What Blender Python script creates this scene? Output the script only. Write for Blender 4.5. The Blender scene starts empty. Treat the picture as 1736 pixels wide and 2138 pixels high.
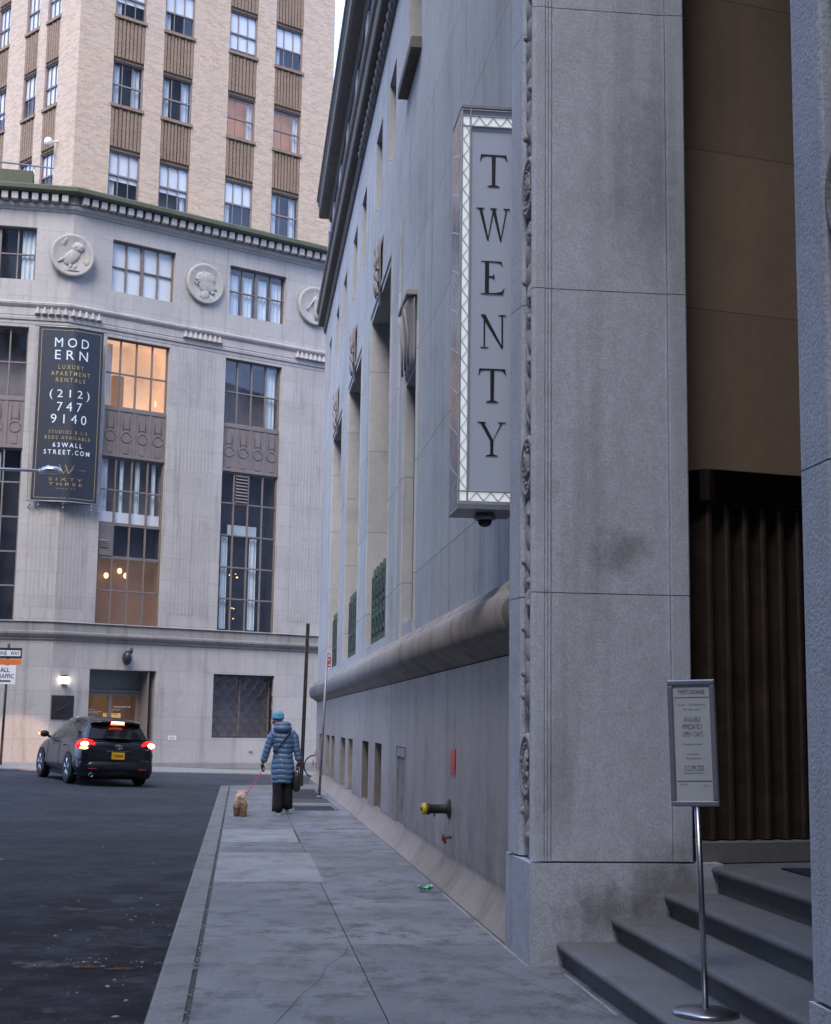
import bpy, bmesh, math, random
from math import sin, cos, pi, radians as RAD, atan2, sqrt, floor
from mathutils import Vector, Matrix, noise
random.seed(7)
S = bpy.context.scene
COL = S.collection

# ------------------------------------------------------------------ camera, world, sun, exposure
PITCH = math.atan(442/3050.0); ROLL = 0.0145
cam_d = bpy.data.cameras.new('camera'); cam = bpy.data.objects.new('camera', cam_d); COL.objects.link(cam)
cam_d.sensor_fit = 'VERTICAL'; cam_d.sensor_height = 36.0; cam_d.lens = 36*3050/2138.0
cam_d.clip_start = 0.1; cam_d.clip_end = 2000
_w = Vector((0, cos(PITCH), sin(PITCH))); _u0 = Vector((0, -sin(PITCH), cos(PITCH))); _r0 = Vector((1, 0, 0))
_r = cos(ROLL)*_r0 + sin(ROLL)*_u0; _u = cos(ROLL)*_u0 - sin(ROLL)*_r0
cam.matrix_world = Matrix(((_r.x, _u.x, -_w.x, 0), (_r.y, _u.y, -_w.y, 0), (_r.z, _u.z, -_w.z, 1.55), (0, 0, 0, 1)))
S.camera = cam
SUN_EL, SUN_AZ = 48.0, -165.0      # azimuth from +Y towards +X: behind the camera, to the left
wd = bpy.data.worlds.new('World'); S.world = wd; wd.use_nodes = True
nt = wd.node_tree; nt.nodes.clear()
sky = nt.nodes.new('ShaderNodeTexSky'); sky.sky_type = 'NISHITA'; sky.sun_disc = False
sky.sun_elevation = RAD(SUN_EL); sky.sun_rotation = RAD(SUN_AZ); sky.air_density = 1.0; sky.dust_density = 3.0; sky.ozone_density = 1.2
tint = nt.nodes.new('ShaderNodeMix'); tint.data_type = 'RGBA'; tint.blend_type = 'MULTIPLY'; tint.inputs[0].default_value = 1
tint.inputs[7].default_value = (0.88, 0.98, 1.22, 1)
bg = nt.nodes.new('ShaderNodeBackground'); bg.inputs[1].default_value = 0.14
ow = nt.nodes.new('ShaderNodeOutputWorld')
cloud = nt.nodes.new('ShaderNodeMix'); cloud.data_type = 'RGBA'; cloud.inputs[0].default_value = .55; cloud.inputs[7].default_value = (5.9, 7.2, 9.6, 1)   # thin overcast veil
nt.links.new(sky.outputs[0], cloud.inputs[6]); nt.links.new(cloud.outputs[2], tint.inputs[6]); nt.links.new(tint.outputs[2], bg.inputs[0]); nt.links.new(bg.outputs[0], ow.inputs[0])
sl = bpy.data.lights.new('sun', 'SUN'); sl.energy = 1.5; sl.angle = RAD(30); sl.color = (1.0, 0.90, 0.77)
so = bpy.data.objects.new('sun', sl); COL.objects.link(so)
_sd = Vector((sin(RAD(SUN_AZ))*cos(RAD(SUN_EL)), cos(RAD(SUN_AZ))*cos(RAD(SUN_EL)), sin(RAD(SUN_EL))))
so.rotation_euler = _sd.to_track_quat('Z', 'Y').to_euler()
S.view_settings.view_transform = 'Standard'; S.view_settings.look = 'None'
S.view_settings.exposure = 1.12; S.view_settings.gamma = 1.0
S.render.engine = 'CYCLES'; S.cycles.max_bounces = 6; S.cycles.diffuse_bounces = 4; S.cycles.glossy_bounces = 3
S.cycles.transparent_max_bounces = 8; S.cycles.caustics_reflective = False; S.cycles.caustics_refractive = False
S.cycles.use_denoising = True

# ------------------------------------------------------------------ helpers
def leaf_into(mb, c, L, w, ang, lift=.02, out=-1):
    """pointed ridged leaf in the x-z plane, tip along angle ang from +z, bulging to -y"""
    rows = []
    for i in range(6):
        t = i/5; hw = w*max(.03, sin(pi*min(1, t*.92+.06))**.8); yy = c[1]-lift*sin(pi*t)*1.2-.004
        x, z = 0, (t-.5)*L
        rows.append([(a, yy+b, z) for a, b in ((-hw, lift*.9), (-hw*.5, .0), (0, -lift*.45), (hw*.5, .0), (hw, lift*.9))])
    rows = [[(c[0]+x*cos(ang)+z*sin(ang), y, c[2]-x*sin(ang)+z*cos(ang)) for x, y, z in r] for r in rows]
    mb.loft(rows, False, False, False)
class MB:
    def __init__(s): s.v = []; s.f = []; s.sm = []; s.mi = []; s.m = 0
    def add(s, vs, fs, smooth=False):
        b = len(s.v); s.v += [tuple(v) for v in vs]
        for f in fs: s.f.append(tuple(b+i for i in f)); s.sm.append(smooth); s.mi.append(s.m)
        return s
    def box(s, x0, x1, y0, y1, z0, z1):
        vs = [(x0,y0,z0),(x1,y0,z0),(x1,y1,z0),(x0,y1,z0),(x0,y0,z1),(x1,y0,z1),(x1,y1,z1),(x0,y1,z1)]
        return s.add(vs, [(0,3,2,1),(4,5,6,7),(0,1,5,4),(1,2,6,5),(2,3,7,6),(3,0,4,7)])
    def bbox(s, x0, x1, y0, y1, z0, z1, b=0.01):
        """box with chamfered front (-y) edges"""
        vs = [(x0,y1,z0),(x1,y1,z0),(x1,y1,z1),(x0,y1,z1),(x0,y0+b,z0),(x1,y0+b,z0),(x1,y0+b,z1),(x0,y0+b,z1),
              (x0+b,y0,z0+b),(x1-b,y0,z0+b),(x1-b,y0,z1-b),(x0+b,y0,z1-b)]
        return s.add(vs, [(0,3,2,1),(8,9,10,11),(4,5,9,8),(5,6,10,9),(6,7,11,10),(7,4,8,11),(0,1,5,4),(1,2,6,5),(2,3,7,6),(3,0,4,7)])
    def quad(s, a, b, c, d): return s.add([a,b,c,d], [(0,1,2,3)])
    def prism(s, poly, y0, y1, axis='y'):
        """poly in (x,z) swept y0..y1 (axis y) or (x,y) swept z (axis z) or (y,z) swept x"""
        n = len(poly)
        ar = sum(poly[i][0]*poly[(i+1)%n][1]-poly[(i+1)%n][0]*poly[i][1] for i in range(n))
        if ar < 0: poly = poly[::-1]
        if axis == 'y': m = lambda p, t: (p[0], t, p[1])
        elif axis == 'z': m = lambda p, t: (p[0], p[1], t)
        else: m = lambda p, t: (t, p[0], p[1])
        vs = [m(p, y0) for p in poly]+[m(p, y1) for p in poly]
        fs = [tuple(range(n)), tuple(range(2*n-1, n-1, -1))]+[((i+1)%n, i, n+i, n+(i+1)%n) for i in range(n)]
        if axis != 'y': fs = [f[::-1] for f in fs]
        return s.add(vs, fs)
    def tube(s, pts, r, n=8, smooth=True, cap=True):
        pts = [Vector(p) for p in pts]; rs = r if isinstance(r, (list, tuple)) else [r]*len(pts)
        vs = []; prev = None
        for i, p in enumerate(pts):
            d = (pts[min(i+1, len(pts)-1)]-pts[max(i-1, 0)]).normalized()
            a = prev if prev else (Vector((0,0,1)) if abs(d.z) < .9 else Vector((1,0,0)))
            x = (a-d*a.dot(d)).normalized(); prev = x; y = d.cross(x)
            for k in range(n):
                t = 2*pi*k/n; vs.append(p+(x*cos(t)+y*sin(t))*rs[i])
        fs = []
        for i in range(len(pts)-1):
            for k in range(n): fs.append((i*n+k, i*n+(k+1)%n, (i+1)*n+(k+1)%n, (i+1)*n+k))
        s.add(vs, fs, smooth)
        if cap:
            b = len(s.v)-len(vs)
            s.f.append(tuple(b+k for k in range(n-1, -1, -1))); s.sm.append(False); s.mi.append(s.m)
            s.f.append(tuple(b+(len(pts)-1)*n+k for k in range(n))); s.sm.append(False); s.mi.append(s.m)
        return s
    def lathe(s, prof, c=(0,0,0), axis='z', n=24, smooth=True, sx=1, sy=1):
        vs = []
        for r, h in prof:
            for k in range(n):
                t = 2*pi*k/n; a, b = r*cos(t)*sx, r*sin(t)*sy
                if axis == 'z': vs.append((c[0]+a, c[1]+b, c[2]+h))
                elif axis == 'y': vs.append((c[0]+a, c[1]+h, c[2]+b))
                else: vs.append((c[0]+h, c[1]+a, c[2]+b))
        fs = []
        for i in range(len(prof)-1):
            for k in range(n): fs.append((i*n+k, i*n+(k+1)%n, (i+1)*n+(k+1)%n, (i+1)*n+k))
        if axis == 'y': fs = [f[::-1] for f in fs]
        if prof[0][0] > 1e-6: fs.append(tuple(range(n-1, -1, -1)))
        if prof[-1][0] > 1e-6: fs.append(tuple((len(prof)-1)*n+k for k in range(n)))
        return s.add(vs, fs, smooth)
    def ell(s, c, r, n=12, m=8, rot=None):
        vs = []; R = rot or Matrix.Identity(3)
        for i in range(m+1):
            ph = pi*i/m
            for k in range(n):
                t = 2*pi*k/n
                vs.append(Vector(c)+R@Vector((r[0]*sin(ph)*cos(t), r[1]*sin(ph)*sin(t), r[2]*cos(ph))))
        fs = []
        for i in range(m):
            for k in range(n): fs.append((i*n+k, (i+1)*n+k, (i+1)*n+(k+1)%n, i*n+(k+1)%n))
        return s.add(vs, fs, True)
    def loft(s, rings, smooth=True, cap=True, close=True):
        n = len(rings[0]); vs = [p for r in rings for p in r]; fs = []
        for i in range(len(rings)-1):
            for k in range(n if close else n-1): fs.append((i*n+k, i*n+(k+1)%n, (i+1)*n+(k+1)%n, (i+1)*n+k))
        if cap: fs.append(tuple(range(n-1, -1, -1))); fs.append(tuple((len(rings)-1)*n+k for k in range(n)))
        return s.add(vs, fs, smooth)
    def build(s, name, mat, parent=None, loc=None, rz=None, fix=True):
        me = bpy.data.meshes.new(name); me.from_pydata(s.v, [], s.f)
        for m in (mat if isinstance(mat, (list, tuple)) else [mat]): me.materials.append(m)
        me.polygons.foreach_set('use_smooth', s.sm); me.polygons.foreach_set('material_index', s.mi)
        if fix and s.f:
            bm = bmesh.new(); bm.from_mesh(me); bmesh.ops.recalc_face_normals(bm, faces=bm.faces); bm.to_mesh(me); bm.free()
        me.update()
        o = bpy.data.objects.new(name, me); COL.objects.link(o)
        if parent: o.parent = parent
        if loc: o.location = loc
        if rz is not None: o.rotation_euler = (0, 0, rz)
        return o
def empty(name, loc=(0,0,0), rz=0, parent=None):
    o = bpy.data.objects.new(name, None); COL.objects.link(o); o.location = loc; o.rotation_euler = (0, 0, rz); o.empty_display_size = .2
    if parent: o.parent = parent
    return o
def tag(o, label, cat, group=None):
    o['label'] = label; o['category'] = cat
    if group: o['group'] = group
    return o
def struct(o, kind='structure', label=None):
    o['kind'] = kind
    if label: o['label'] = label
    return o
def dup(root, loc, rz=0, label=None):
    r = root.copy(); COL.objects.link(r); r.location = loc; r.rotation_euler = (0, 0, rz)
    if label: r['label'] = label
    for ch in list(root.children):
        c = ch.copy(); COL.objects.link(c); c.parent = r
        for g in list(ch.children):
            d = g.copy(); COL.objects.link(d); d.parent = c
    return r
def wall(x0, x1, z0, z1, holes, y=0.0, depth=.3, mb=None):
    """front sheet facing -y with rectangular holes (x0,x1,z0,z1[,depth]) and their reveals"""
    mb = mb or MB()
    zs = sorted({z0, z1} | {h[2] for h in holes if z0 < h[2] < z1} | {h[3] for h in holes if z0 < h[3] < z1})
    for a, b in zip(zs, zs[1:]):
        zc = (a+b)/2; act = sorted([(h[0], h[1]) for h in holes if h[2] < zc < h[3]])
        x = x0
        for h0, h1 in act:
            if h0 > x: mb.quad((x,y,a),(h0,y,a),(h0,y,b),(x,y,b))
            x = max(x, h1)
        if x < x1: mb.quad((x,y,a),(x1,y,a),(x1,y,b),(x,y,b))
    for h in holes:
        d = h[4] if len(h) > 4 else depth; a, b, c, e = h[:4]; Y = y+d
        mb.quad((a,y,c),(a,y,e),(a,Y,e),(a,Y,c)); mb.quad((b,y,e),(b,y,c),(b,Y,c),(b,Y,e))
        mb.quad((a,y,e),(b,y,e),(b,Y,e),(a,Y,e)); mb.quad((b,y,c),(a,y,c),(a,Y,c),(b,Y,c))
    return mb
def sweep(path, prof, mb=None, smooth=False, caps=True):
    """path: plan points; prof: (out,z) pairs bottom to top; outward = right of travel"""
    mb = mb or MB(); P = [Vector(p) for p in path]; rings = []
    for i, p in enumerate(P):
        ns = []
        if i > 0: d = (P[i]-P[i-1]).normalized(); ns.append(Vector((d.y, -d.x)))
        if i < len(P)-1: d = (P[i+1]-P[i]).normalized(); ns.append(Vector((d.y, -d.x)))
        if len(ns) == 2: b = (ns[0]+ns[1]).normalized(); m = b/b.dot(ns[0])
        else: m = ns[0]
        rings.append([(p.x+m.x*o, p.y+m.y*o, z) for o, z in prof])
    mb.loft(rings, smooth=smooth, cap=caps, close=False)
    return mb
def arcprof(o0, z0, o1, z1, bulge, n=8):
    out = []
    for i in range(n+1):
        t = i/n; out.append((o0+(o1-o0)*t+bulge*sin(pi*t), z0+(z1-z0)*t))
    return out

_txt = {}
def text_mesh(body, spacing=1.0, depth=0.0, bold=0.0):
    key = (body, spacing, bold)
    if key not in _txt:
        c = bpy.data.curves.new('lettering', 'FONT'); c.body = body; c.align_x = 'LEFT'; c.space_character = spacing; c.offset = bold; c.resolution_u = 3
        o = bpy.data.objects.new('lettering', c); COL.objects.link(o); bpy.context.view_layer.update()
        me = bpy.data.meshes.new_from_object(o.evaluated_get(bpy.context.evaluated_depsgraph_get()))
        vs = [v.co.copy() for v in me.vertices]; fs = [tuple(p.vertices) for p in me.polygons]
        bpy.data.objects.remove(o); bpy.data.curves.remove(c); bpy.data.meshes.remove(me)
        _txt[key] = (vs, fs)
    return _txt[key]
def put_text(mb, body, cx, zt, w, h, y, spacing=1.0, bold=0.0, warp=None):
    """lettering on the plane y facing -y: centred at cx, cap top at zt, width w, height h"""
    vs, fs = text_mesh(body, spacing, 0, bold)
    x0 = min(v.x for v in vs); x1 = max(v.x for v in vs); y0 = min(v.y for v in vs); y1 = max(v.y for v in vs)
    out = []
    for v in vs:
        p = (cx-w/2+(v.x-x0)/(x1-x0)*w, y, zt-h+(v.y-y0)/(y1-y0)*h)
        out.append(warp(p) if warp else p)
    mb.add(out, fs)

# ------------------------------------------------------------------ materials
def new_mat(name):
    m = bpy.data.materials.new(name); m.use_nodes = True; t = m.node_tree
    b = t.nodes['Principled BSDF']; return m, t, b
def N(t, k, **kw):
    n = t.nodes.new(k)
    for a, v in kw.items(): setattr(n, a, v)
    return n
def obj_coord(t, scale=(1,1,1)):
    tc = N(t, 'ShaderNodeTexCoord'); mp = N(t, 'ShaderNodeMapping'); mp.inputs['Scale'].default_value = scale
    t.links.new(tc.outputs['Object'], mp.inputs['Vector']); return mp.outputs[0]
def noise_fac(t, scale, detail=5, rough=.6, lo=.3, hi=.7, coord=(1,1,1)):
    n = N(t, 'ShaderNodeTexNoise'); n.inputs['Scale'].default_value = scale; n.inputs['Detail'].default_value = detail; n.inputs['Roughness'].default_value = rough
    t.links.new(obj_coord(t, coord), n.inputs['Vector'])
    r = N(t, 'ShaderNodeMapRange'); r.inputs[1].default_value = lo; r.inputs[2].default_value = hi
    t.links.new(n.outputs[0], r.inputs[0]); return r.outputs[0]
def mixc(t, fac, a, b, mode='MIX'):
    m = N(t, 'ShaderNodeMix', data_type='RGBA', blend_type=mode)
    for sock, v in ((m.inputs[0], fac), (m.inputs[6], a), (m.inputs[7], b)):
        if isinstance(v, (int, float)): sock.default_value = v
        elif isinstance(v, tuple): sock.default_value = (*v, 1)
        else: t.links.new(v, sock)
    return m.outputs[2]
def math_(t, op, a, b=0.0, clamp=False):
    m = N(t, 'ShaderNodeMath', operation=op, use_clamp=clamp)
    for i, v in enumerate((a, b)):
        if isinstance(v, (int, float)): m.inputs[i].default_value = v
        else: t.links.new(v, m.inputs[i])
    return m.outputs[0]
def bump(t, b, h, strength=.3, dist=.01):
    n = N(t, 'ShaderNodeBump'); n.inputs['Strength'].default_value = strength; n.inputs['Distance'].default_value = dist
    t.links.new(h, n.inputs['Height']); t.links.new(n.outputs[0], b.inputs['Normal'])
def plain(name, col, rough=.6, metal=0.0, var=.12, nscale=6, bmp=0.0, spec=.5, coat=0.0):
    m, t, b = new_mat(name)
    f = noise_fac(t, nscale, 4, .6, .25, .75)
    c = mixc(t, f, tuple(x*(1-var) for x in col), tuple(min(1, x*(1+var)) for x in col))
    t.links.new(c, b.inputs['Base Color']); b.inputs['Roughness'].default_value = rough; b.inputs['Metallic'].default_value = metal
    b.inputs['Specular IOR Level'].default_value = spec; b.inputs['Coat Weight'].default_value = coat
    if bmp: bump(t, b, noise_fac(t, nscale*6, 4, .6, 0, 1), bmp, .01)
    return m
def emit(name, col, strength, var=0.0, nscale=2):
    m, t, b = new_mat(name); b.inputs['Base Color'].default_value = (*[x*.5 for x in col], 1)
    b.inputs['Emission Strength'].default_value = strength
    if var:
        f = noise_fac(t, nscale, 3, .6, .3, .7); c = mixc(t, f, tuple(x*(1-var) for x in col), col); t.links.new(c, b.inputs['Emission Color'])
    else: b.inputs['Emission Color'].default_value = (*col, 1)
    return m
def stone(name, col, joint=None, jz=0.0, dirt=.25, streak=.3, speck=.15, bmp=.25, dirtcol=(.12,.10,.09), rough=.85, zdirt=None, spots=(), plane='xz', jdark=.45, blockvar=.08):
    """limestone: block courses (joint = width, height), rain streaks, soot patches, grain"""
    m, t, b = new_mat(name)
    big = noise_fac(t, .55, 6, .65, .35, .75)
    c = mixc(t, big, tuple(x*1.06 for x in col), tuple(x*.88 for x in col))
    mo = noise_fac(t, 9, 9, .78, .38, .64); c = mixc(t, math_(t, 'MULTIPLY', mo, .34), c, tuple(x*.62 for x in col))
    sp = noise_fac(t, 60, 3, .7, .42, .62)
    c = mixc(t, math_(t, 'MULTIPLY', sp, speck), c, tuple(x*.45 for x in col))
    st = noise_fac(t, 2.2, 5, .6, .52, .8, coord=(1.6, 1.6, .12))
    c = mixc(t, math_(t, 'MULTIPLY', st, streak), c, dirtcol)
    pa = noise_fac(t, 1.1, 7, .7, .55, .8)
    c = mixc(t, math_(t, 'MULTIPLY', pa, dirt), c, dirtcol)
    if zdirt:   # splash-back grime: (z where it is strongest, z where it ends, amount)
        tc = N(t, 'ShaderNodeTexCoord'); sx = N(t, 'ShaderNodeSeparateXYZ'); t.links.new(tc.outputs['Object'], sx.inputs[0])
        r = N(t, 'ShaderNodeMapRange'); r.inputs[1].default_value = zdirt[1]; r.inputs[2].default_value = zdirt[0]; t.links.new(sx.outputs[2], r.inputs[0])
        nz = noise_fac(t, 3.0, 6, .7, .3, .75)
        c = mixc(t, math_(t, 'MULTIPLY', math_(t, 'MULTIPLY', r.outputs[0], nz), zdirt[2]), c, dirtcol)
    for (X, Y, Z, RX, RZ, amt) in spots:   # single smudges with a place of their own
        mp = N(t, 'ShaderNodeMapping'); tc = N(t, 'ShaderNodeTexCoord'); mp.inputs['Location'].default_value = (-X, -Y/RX, -Z/RZ); mp.inputs['Scale'].default_value = (0, 1/RX, 1/RZ); t.links.new(tc.outputs['Object'], mp.inputs['Vector'])
        ln = N(t, 'ShaderNodeVectorMath', operation='LENGTH'); mp.inputs['Location'].default_value[0] = 0; t.links.new(mp.outputs[0], ln.inputs[0])
        r = N(t, 'ShaderNodeMapRange'); r.inputs[1].default_value = 1.0; r.inputs[2].default_value = .2
        t.links.new(math_(t, 'ADD', ln.outputs['Value'], math_(t, 'MULTIPLY', math_(t, 'SUBTRACT', noise_fac(t, 7, 5, .7, .3, .7), .5), .7)), r.inputs[0])
        c = mixc(t, math_(t, 'MULTIPLY', r.outputs[0], amt), c, dirtcol)
    h = math_(t, 'ADD', math_(t, 'MULTIPLY', sp, -.5), math_(t, 'MULTIPLY', pa, -.3))
    if joint:
        tc = N(t, 'ShaderNodeTexCoord'); sx = N(t, 'ShaderNodeSeparateXYZ'); t.links.new(tc.outputs['Object'], sx.inputs[0])
        cb = N(t, 'ShaderNodeCombineXYZ'); t.links.new(sx.outputs[0], cb.inputs[0])
        t.links.new(math_(t, 'SUBTRACT', sx.outputs[2], jz), cb.inputs[1])
        br = N(t, 'ShaderNodeTexBrick'); br.inputs['Scale'].default_value = 1; br.inputs['Brick Width'].default_value = joint[0]; br.inputs['Row Height'].default_value = joint[1]
        br.inputs['Mortar Size'].default_value = .006 if len(joint) < 3 else joint[2]; br.inputs['Mortar Smooth'].default_value = .3; br.offset = .5
        br.inputs['Color1'].default_value = (1+blockvar, 1+blockvar, 1+blockvar, 1); br.inputs['Color2'].default_value = (1-blockvar, 1-blockvar, 1-blockvar, 1); br.inputs['Mortar'].default_value = (1,1,1,1)
        t.links.new(cb.outputs[0], br.inputs['Vector'])
        c = mixc(t, 1.0, c, br.outputs['Color'], 'MULTIPLY')
        c = mixc(t, math_(t, 'MULTIPLY', br.outputs['Fac'], jdark*1.4, True), c, tuple(x*.25 for x in col))
        h = math_(t, 'SUBTRACT', h, math_(t, 'MULTIPLY', br.outputs['Fac'], 1.5))
    t.links.new(c, b.inputs['Base Color']); b.inputs['Roughness'].default_value = rough; b.inputs['Specular IOR Level'].default_value = .3
    bump(t, b, h, bmp, .008)
    return m
def brick(name, c1, c2, mortar):
    m, t, b = new_mat(name)
    tc = N(t, 'ShaderNodeTexCoord'); sx = N(t, 'ShaderNodeSeparateXYZ'); t.links.new(tc.outputs['Object'], sx.inputs[0])
    cb = N(t, 'ShaderNodeCombineXYZ'); t.links.new(sx.outputs[0], cb.inputs[0]); t.links.new(sx.outputs[2], cb.inputs[1])
    br = N(t, 'ShaderNodeTexBrick'); br.inputs['Scale'].default_value = 1; br.inputs['Brick Width'].default_value = .24; br.inputs['Row Height'].default_value = .082
    br.inputs['Mortar Size'].default_value = .009; br.inputs['Mortar Smooth'].default_value = .2; br.inputs['Bias'].default_value = -.1
    br.inputs['Color1'].default_value = (*c1, 1); br.inputs['Color2'].default_value = (*c2, 1); br.inputs['Mortar'].default_value = (*mortar, 1)
    t.links.new(cb.outputs[0], br.inputs['Vector'])
    n1 = noise_fac(t, 9, 3, .7, .35, .7, coord=(1, 1, 2.6)); n2 = noise_fac(t, .5, 5, .6, .35, .7)
    c = mixc(t, math_(t, 'MULTIPLY', n1, .42), br.outputs['Color'], (.30, .16, .10))
    c = mixc(t, math_(t, 'MULTIPLY', n2, .22), c, (.50, .45, .42))
    t.links.new(c, b.inputs['Base Color']); b.inputs['Roughness'].default_value = .85
    bump(t, b, math_(t, 'MULTIPLY', br.outputs['Fac'], -1), .35, .01)
    return m
def glass(name, tintc=(.75,.8,.85), refl=.25, rough=.03, clear=1.0):
    m, t, b = new_mat(name); t.nodes.remove(b)
    tr = N(t, 'ShaderNodeBsdfTransparent'); tr.inputs[0].default_value = (*[x*clear for x in tintc], 1)
    gl = N(t, 'ShaderNodeBsdfGlossy'); gl.inputs['Roughness'].default_value = rough; gl.inputs[0].default_value = (.9,.93,1,1)
    n = N(t, 'ShaderNodeBump'); n.inputs['Strength'].default_value = .08; n.inputs['Distance'].default_value = .02
    t.links.new(noise_fac(t, 1.2, 2, .5, 0, 1), n.inputs['Height']); t.links.new(n.outputs[0], gl.inputs['Normal'])
    fr = N(t, 'ShaderNodeLayerWeight'); fr.inputs[0].default_value = .5
    f = math_(t, 'ADD', math_(t, 'MULTIPLY', math_(t, 'POWER', fr.outputs['Facing'], 4.0), .8), refl, True)
    mx = N(t, 'ShaderNodeMixShader'); t.links.new(f, mx.inputs[0]); t.links.new(tr.outputs[0], mx.inputs[1]); t.links.new(gl.outputs[0], mx.inputs[2])
    t.links.new(mx.outputs[0], t.nodes['Material Output'].inputs[0]); return m

LIME = (.47, .44, .42)
M = {}
M['lime'] = stone('pale_limestone', LIME, (1.45, .73), .2, dirt=.3, streak=.5, speck=.1, jdark=.32, blockvar=.05)
M['lime_plain'] = stone('pale_limestone_trim', LIME, None, dirt=.2, streak=.35, speck=.1)
M['lime_flute'] = stone('fluted_limestone', (.42, .40, .38), (60, .73), .2, dirt=.3, streak=.6, speck=.1, jdark=.12, blockvar=.03)
M['lime_dark'] = stone('weathered_ledge_stone', (.30, .285, .27), (1.45, 5.0), 0, dirt=.5, streak=.8, speck=.15)
M['moss'] = stone('mossy_cornice_copper', (.125, .135, .09), None, dirt=.5, streak=.3, speck=.4, bmp=.4, dirtcol=(.06,.055,.04))
M['lime_relief'] = stone('carved_medallion_stone', (.47, .44, .40), None, dirt=.15, streak=.3, speck=.08)
M['brick'] = brick('tan_face_brick', (.66, .50, .355), (.46, .335, .235), (.60, .53, .45))
M['spandrel'] = stone('ribbed_spandrel_brick', (.33, .235, .17), (.24, .09), 0, dirt=.3, streak=.5, speck=.2)
M['bronze_paint'] = plain('brown_painted_steel', (.185, .155, .145), .55, 0, .15, 3)
M['frame_grey'] = plain('grey_brown_sash_paint', (.23, .19, .185), .5, 0, .1, 3)
M['glass'] = glass('window_glass', (.95,.97,1.0), .07)
M['glass_dark'] = glass('dark_window_glass', (.35,.4,.48), .08)
M['blind'] = plain('white_roller_blind', (.78, .80, .80), .8, 0, .05, 2)
M['curtain'] = plain('pale_blue_curtain', (.62, .68, .70), .9, 0, .12, 5)
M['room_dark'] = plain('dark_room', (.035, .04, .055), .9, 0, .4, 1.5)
M['room_mid'] = plain('dim_room', (.24, .215, .22), .9, 0, .4, 1.2)
M['room_warm'] = emit('lamp_lit_room_wall', (1.0, .62, .38), .34, .45, 1.3)
M['room_amber'] = emit('amber_lit_room', (.60, .26, .07), .24, .6, 2.2)
M['room_frost'] = emit('lit_frosted_glass', (.40, .22, .13), .12, .5, .8)
M['bulb'] = emit('glowing_ceiling_lamp', (1.0, .60, .28), 1.1)
M['rstone'] = stone('grey_ashlar_limestone', (.52, .525, .53), (2.9, 1.42, .009), .55, dirt=.28, streak=.45, speck=.05, bmp=.15, jdark=.4, blockvar=.05)
M['rbase'] = stone('smooth_base_granite', (.43, .385, .36), (2.4, 3.2, .005), .3, dirt=.5, streak=.6, speck=.06, bmp=.12, dirtcol=(.10,.085,.07), rough=.55, zdirt=(.2, 1.3, .75), jdark=.4, blockvar=.07)
M['rtorus'] = stone('weathered_moulding_stone', (.36, .33, .315), (1.9, 9, .012), -3, dirt=.55, streak=.7, speck=.2, dirtcol=(.09,.075,.06))
M['rplinth'] = stone('worn_plinth_stone', (.36, .31, .275), (1.55, 5, .008), -1, dirt=.45, streak=.25, speck=.2, dirtcol=(.10,.08,.07))
M['rcornice'] = stone('soot_stained_cornice', (.16, .145, .13), None, dirt=.7, streak=.7, speck=.1, dirtcol=(.05,.045,.04))
M['portal'] = stone('bush_hammered_limestone', (.62, .66, .745), None, dirt=.34, streak=.4, speck=.36, bmp=.38, spots=((0,.62,2.74,.26,.2,.5),(0,.95,.5,.35,.35,.55),(0,.55,.35,.45,.2,.5),(0,.15,1.15,.18,.5,.25),(0,.8,5.4,.3,.9,.3)), dirtcol=(.10,.09,.08), zdirt=(-.1, .8, .55))
M['carve'] = stone('carved_laurel_stone', (.44, .43, .43), None, dirt=.5, streak=.45, speck=.3, bmp=.4, dirtcol=(.08,.065,.05))
M['vest'] = stone('tawny_vestibule_stone', (.33, .25, .19), (3.0, 1.25, .006), .9, dirt=.3, streak=.2, speck=.06, bmp=.1, dirtcol=(.10,.06,.04), jdark=.4)
M['step'] = stone('worn_step_stone', (.20, .205, .22), None, dirt=.4, streak=.1, speck=.25, dirtcol=(.07,.065,.06), rough=.7)
M['bronze'] = plain('dark_bronze', (.07, .045, .03), .38, .9, .3, 8)
M['gate'] = plain('fluted_bronze_gate', (.085, .062, .048), .45, .5, .35, 5)
M['verdigris'] = plain('green_patina_bronze', (.055,.085,.075), .7, .2, .5, 14, .4)
M['verd_dark'] = plain('dark_patina_panel', (.035, .04, .035), .6, .3, .5, 9, .5)
M['steel'] = plain('brushed_steel', (.45, .45, .47), .32, 1, .05, 20)
M['signwhite'] = plain('opal_sign_glass', (.62, .63, .68), .35, 0, .05, 2)
M['ink'] = plain('black_lettering', (.012, .012, .02), .5, 0, .1)
M['white'] = plain('white_paint', (.78, .78, .78), .5, 0, .04)
M['blackp'] = plain('black_paint', (.02, .02, .025), .45, 0, .2)
M['rubber'] = plain('tyre_rubber', (.018, .018, .02), .8, 0, .2, 20)
M['orange'] = plain('orange_sign_strip', (.75, .16, .02), .5)
M['redsign'] = plain('red_sign_enamel', (.42, .02, .045), .4)
M['galv'] = plain('galvanised_post', (.27, .28, .30), .5, .6, .2, 10)
M['rustpost'] = plain('dark_ribbed_post', (.055, .045, .045), .6, .3, .4, 8)

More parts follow.
